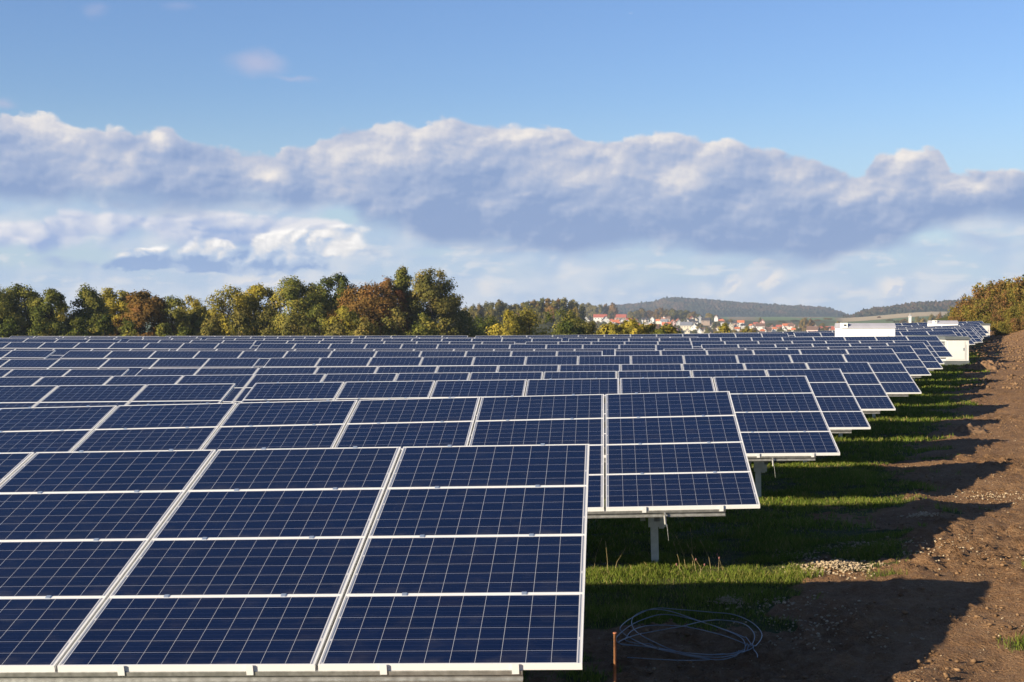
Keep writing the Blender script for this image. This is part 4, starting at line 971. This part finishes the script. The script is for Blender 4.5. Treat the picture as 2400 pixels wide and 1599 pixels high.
# dug heap by the transformer cabin
def heap(px, py, rx, ry, h, label, seed):
    c = on_ground(px, py); n = 60; u, v = np.meshgrid(np.linspace(-1, 1, n), np.linspace(-1, 1, n)); x = c[0]+u*rx; y = c[1]+v*ry
    rr = np.sqrt(u*u+v*v)+fbm(u*2+seed, v*2, 3, seed)*.25
    z = ground(x.ravel(), y.ravel()).reshape(n, n)-.12+h*np.clip(1.08-rr**1.6, 0, 1)*(1+fbm(u*4, v*4, 5, seed+3, .6)*.32)
    me = np_mesh('soil_heap', np.stack([x.ravel(), y.ravel(), z.ravel()], 1), grid_faces(n, n), M_HEAPSOIL, None, True)
    return thing(link('soil_heap', me), label, 'soil heap', 'dug soil heaps')
M_HEAPSOIL = speckled('dug_soil', (.165, .096, .048), .35, 5, .95, 0, .8)
heap(2315, 866, 1.05, 1.6, .55, 'largest dug soil heap, next to the cream transformer cabin', 12)
heap(2262, 1014, .8, 1.2, .30, 'low soil heap between two table shadows, fifth shadow stripe', 13)
heap(2275, 905, .7, 1.2, .22, 'low soil heap two shadow stripes before the cream cabin', 14)
heap(2060, 1330, .6, .5, .10, 'flat soil clump next to the gravel pile', 15)
# coil of grey cable
M_CABLE = material('grey_cable_sheath', (.19, .21, .235), .45)
loops = [(420, 1365), (650, 1380), (900, 1390), (1100, 1380), (860, 1338), (640, 1290), (480, 1225), (385, 1165), (365, 1115), (460, 1040), (640, 965), (860, 975), (1100, 995), (1290, 1015), (1440, 1080), (1520, 1170), (1490, 1250), (1400, 1310), (1200, 1342), (1000, 1336), (800, 1315), (540, 1275), (380, 1262), (330, 1225),
 (350, 1180), (470, 1090), (640, 1025), (760, 1015), (900, 1040), (1060, 1085), (1250, 1150), (1390, 1210), (1430, 1270), (1370, 1322), (1200, 1362), (1010, 1355), (830, 1320), (640, 1240), (500, 1160), (455, 1085), (485, 1020), (600, 975), (760, 985), (960, 1050), (1160, 1120), (1330, 1190), (1382, 1250), (1370, 1320),
 (1280, 1362), (1150, 1385), (900, 1350), (650, 1285), (430, 1262), (350, 1240), (480, 1185), (640, 1152), (860, 1112), (1040, 1070), (1200, 1060), (1370, 1090), (1452, 1160), (1455, 1230), (1400, 1292), (1200, 1345), (900, 1330), (600, 1270), (415, 1230), (420, 1190), (470, 1140), (600, 1105), (860, 1110), (1150, 1170), (1350, 1240), (1435, 1288), (1478, 1330), (1486, 1366)]
ctl = []
for i, (zx, zy) in enumerate(loops):
    h = .06+.06*(.5+.5*math.sin(i*1.7))*(.5+.5*math.sin(i*.37))
    q = on_ground(1350+zx/3.492, 1150+zy/3.492, h); ctl.append(Vector(q))
pts = []
for i in range(len(ctl)-1):
    p0, p1, p2, p3 = ctl[max(i-1, 0)], ctl[i], ctl[i+1], ctl[min(i+2, len(ctl)-1)]
    for s in np.linspace(0, 1, 7)[:-1]:
        pts.append(.5*((2*p1)+(p2-p0)*s+(2*p0-5*p1+4*p2-p3)*s*s+(3*p1-p0-3*p2+p3)*s**3))
pts.append(ctl[-1])
_z = gnear(np.array([q.x for q in pts]), np.array([q.y for q in pts]))
for q, z_q in zip(pts, _z): q.z = max(q.z, z_q+.012)
b = MB(); b.tube(pts, .0043, 6)
thing(b.obj('cable_coil', M_CABLE, None, True), 'loose coil of grey cable lying on dark soil beside the front table', 'cable coil')
# rusty rod by the front table
x, y, zt = at(1441, 1485, 9.2); zg = gz(x, y)
t = thing(bpy.data.objects.new('rusty_rod', None), 'thin rusty steel rod standing upright in front of the cable coil', 'rod'); C.objects.link(t); t.location = (x, y, zg)
b = MB(); b.tube([(0, 0, -.3), (.002, 0, (zt-zg)*.5), (0, 0, zt-zg)], .0092, 10); b.obj('shaft', speckled('rusty_steel', (.23, .105, .045), .4, 22, .8, .2, .3), t, True)
b = MB(); b.tube([(0, 0, zt-zg), (0, 0, zt-zg+.007)], .0125, 10); b.obj('cap', speckled('rusty_cap', (.36, .13, .06), .3, 30, .8), t)
# ------------------------------------------------------------------ air
b = MB(); b.box(-5200, 5200, -80, 7200, float(min(zz.min(), z_.min()))-6, 105.)
hm = bpy.data.materials.new('haze'); hm.use_nodes = True; nt = hm.node_tree
for n in list(nt.nodes): nt.nodes.remove(n)
o_ = nt.nodes.new('ShaderNodeOutputMaterial'); pv = nt.nodes.new('ShaderNodeVolumePrincipled')
pv.inputs['Color'].default_value = (.62, .76, .98, 1); pv.inputs['Density'].default_value = HAZE; pv.inputs['Anisotropy'].default_value = 0.
nt.links.new(pv.outputs[0], o_.inputs['Volume'])
o = b.obj('haze', hm); o['kind'] = 'stuff'; o['label'] = 'pale blue air over the far hills'
# ------------------------------------------------------------------ render settings
S.cycles.use_denoising = True; S.cycles.denoiser = 'OPENIMAGEDENOISE'; S.cycles.denoising_input_passes = 'RGB_ALBEDO_NORMAL'
S.cycles.max_bounces = 5; S.cycles.diffuse_bounces = 2; S.cycles.glossy_bounces = 3; S.cycles.transmission_bounces = 2; S.cycles.volume_bounces = 0
S.cycles.sample_clamp_indirect = 6.0; S.cycles.caustics_reflective = False; S.cycles.caustics_refractive = False
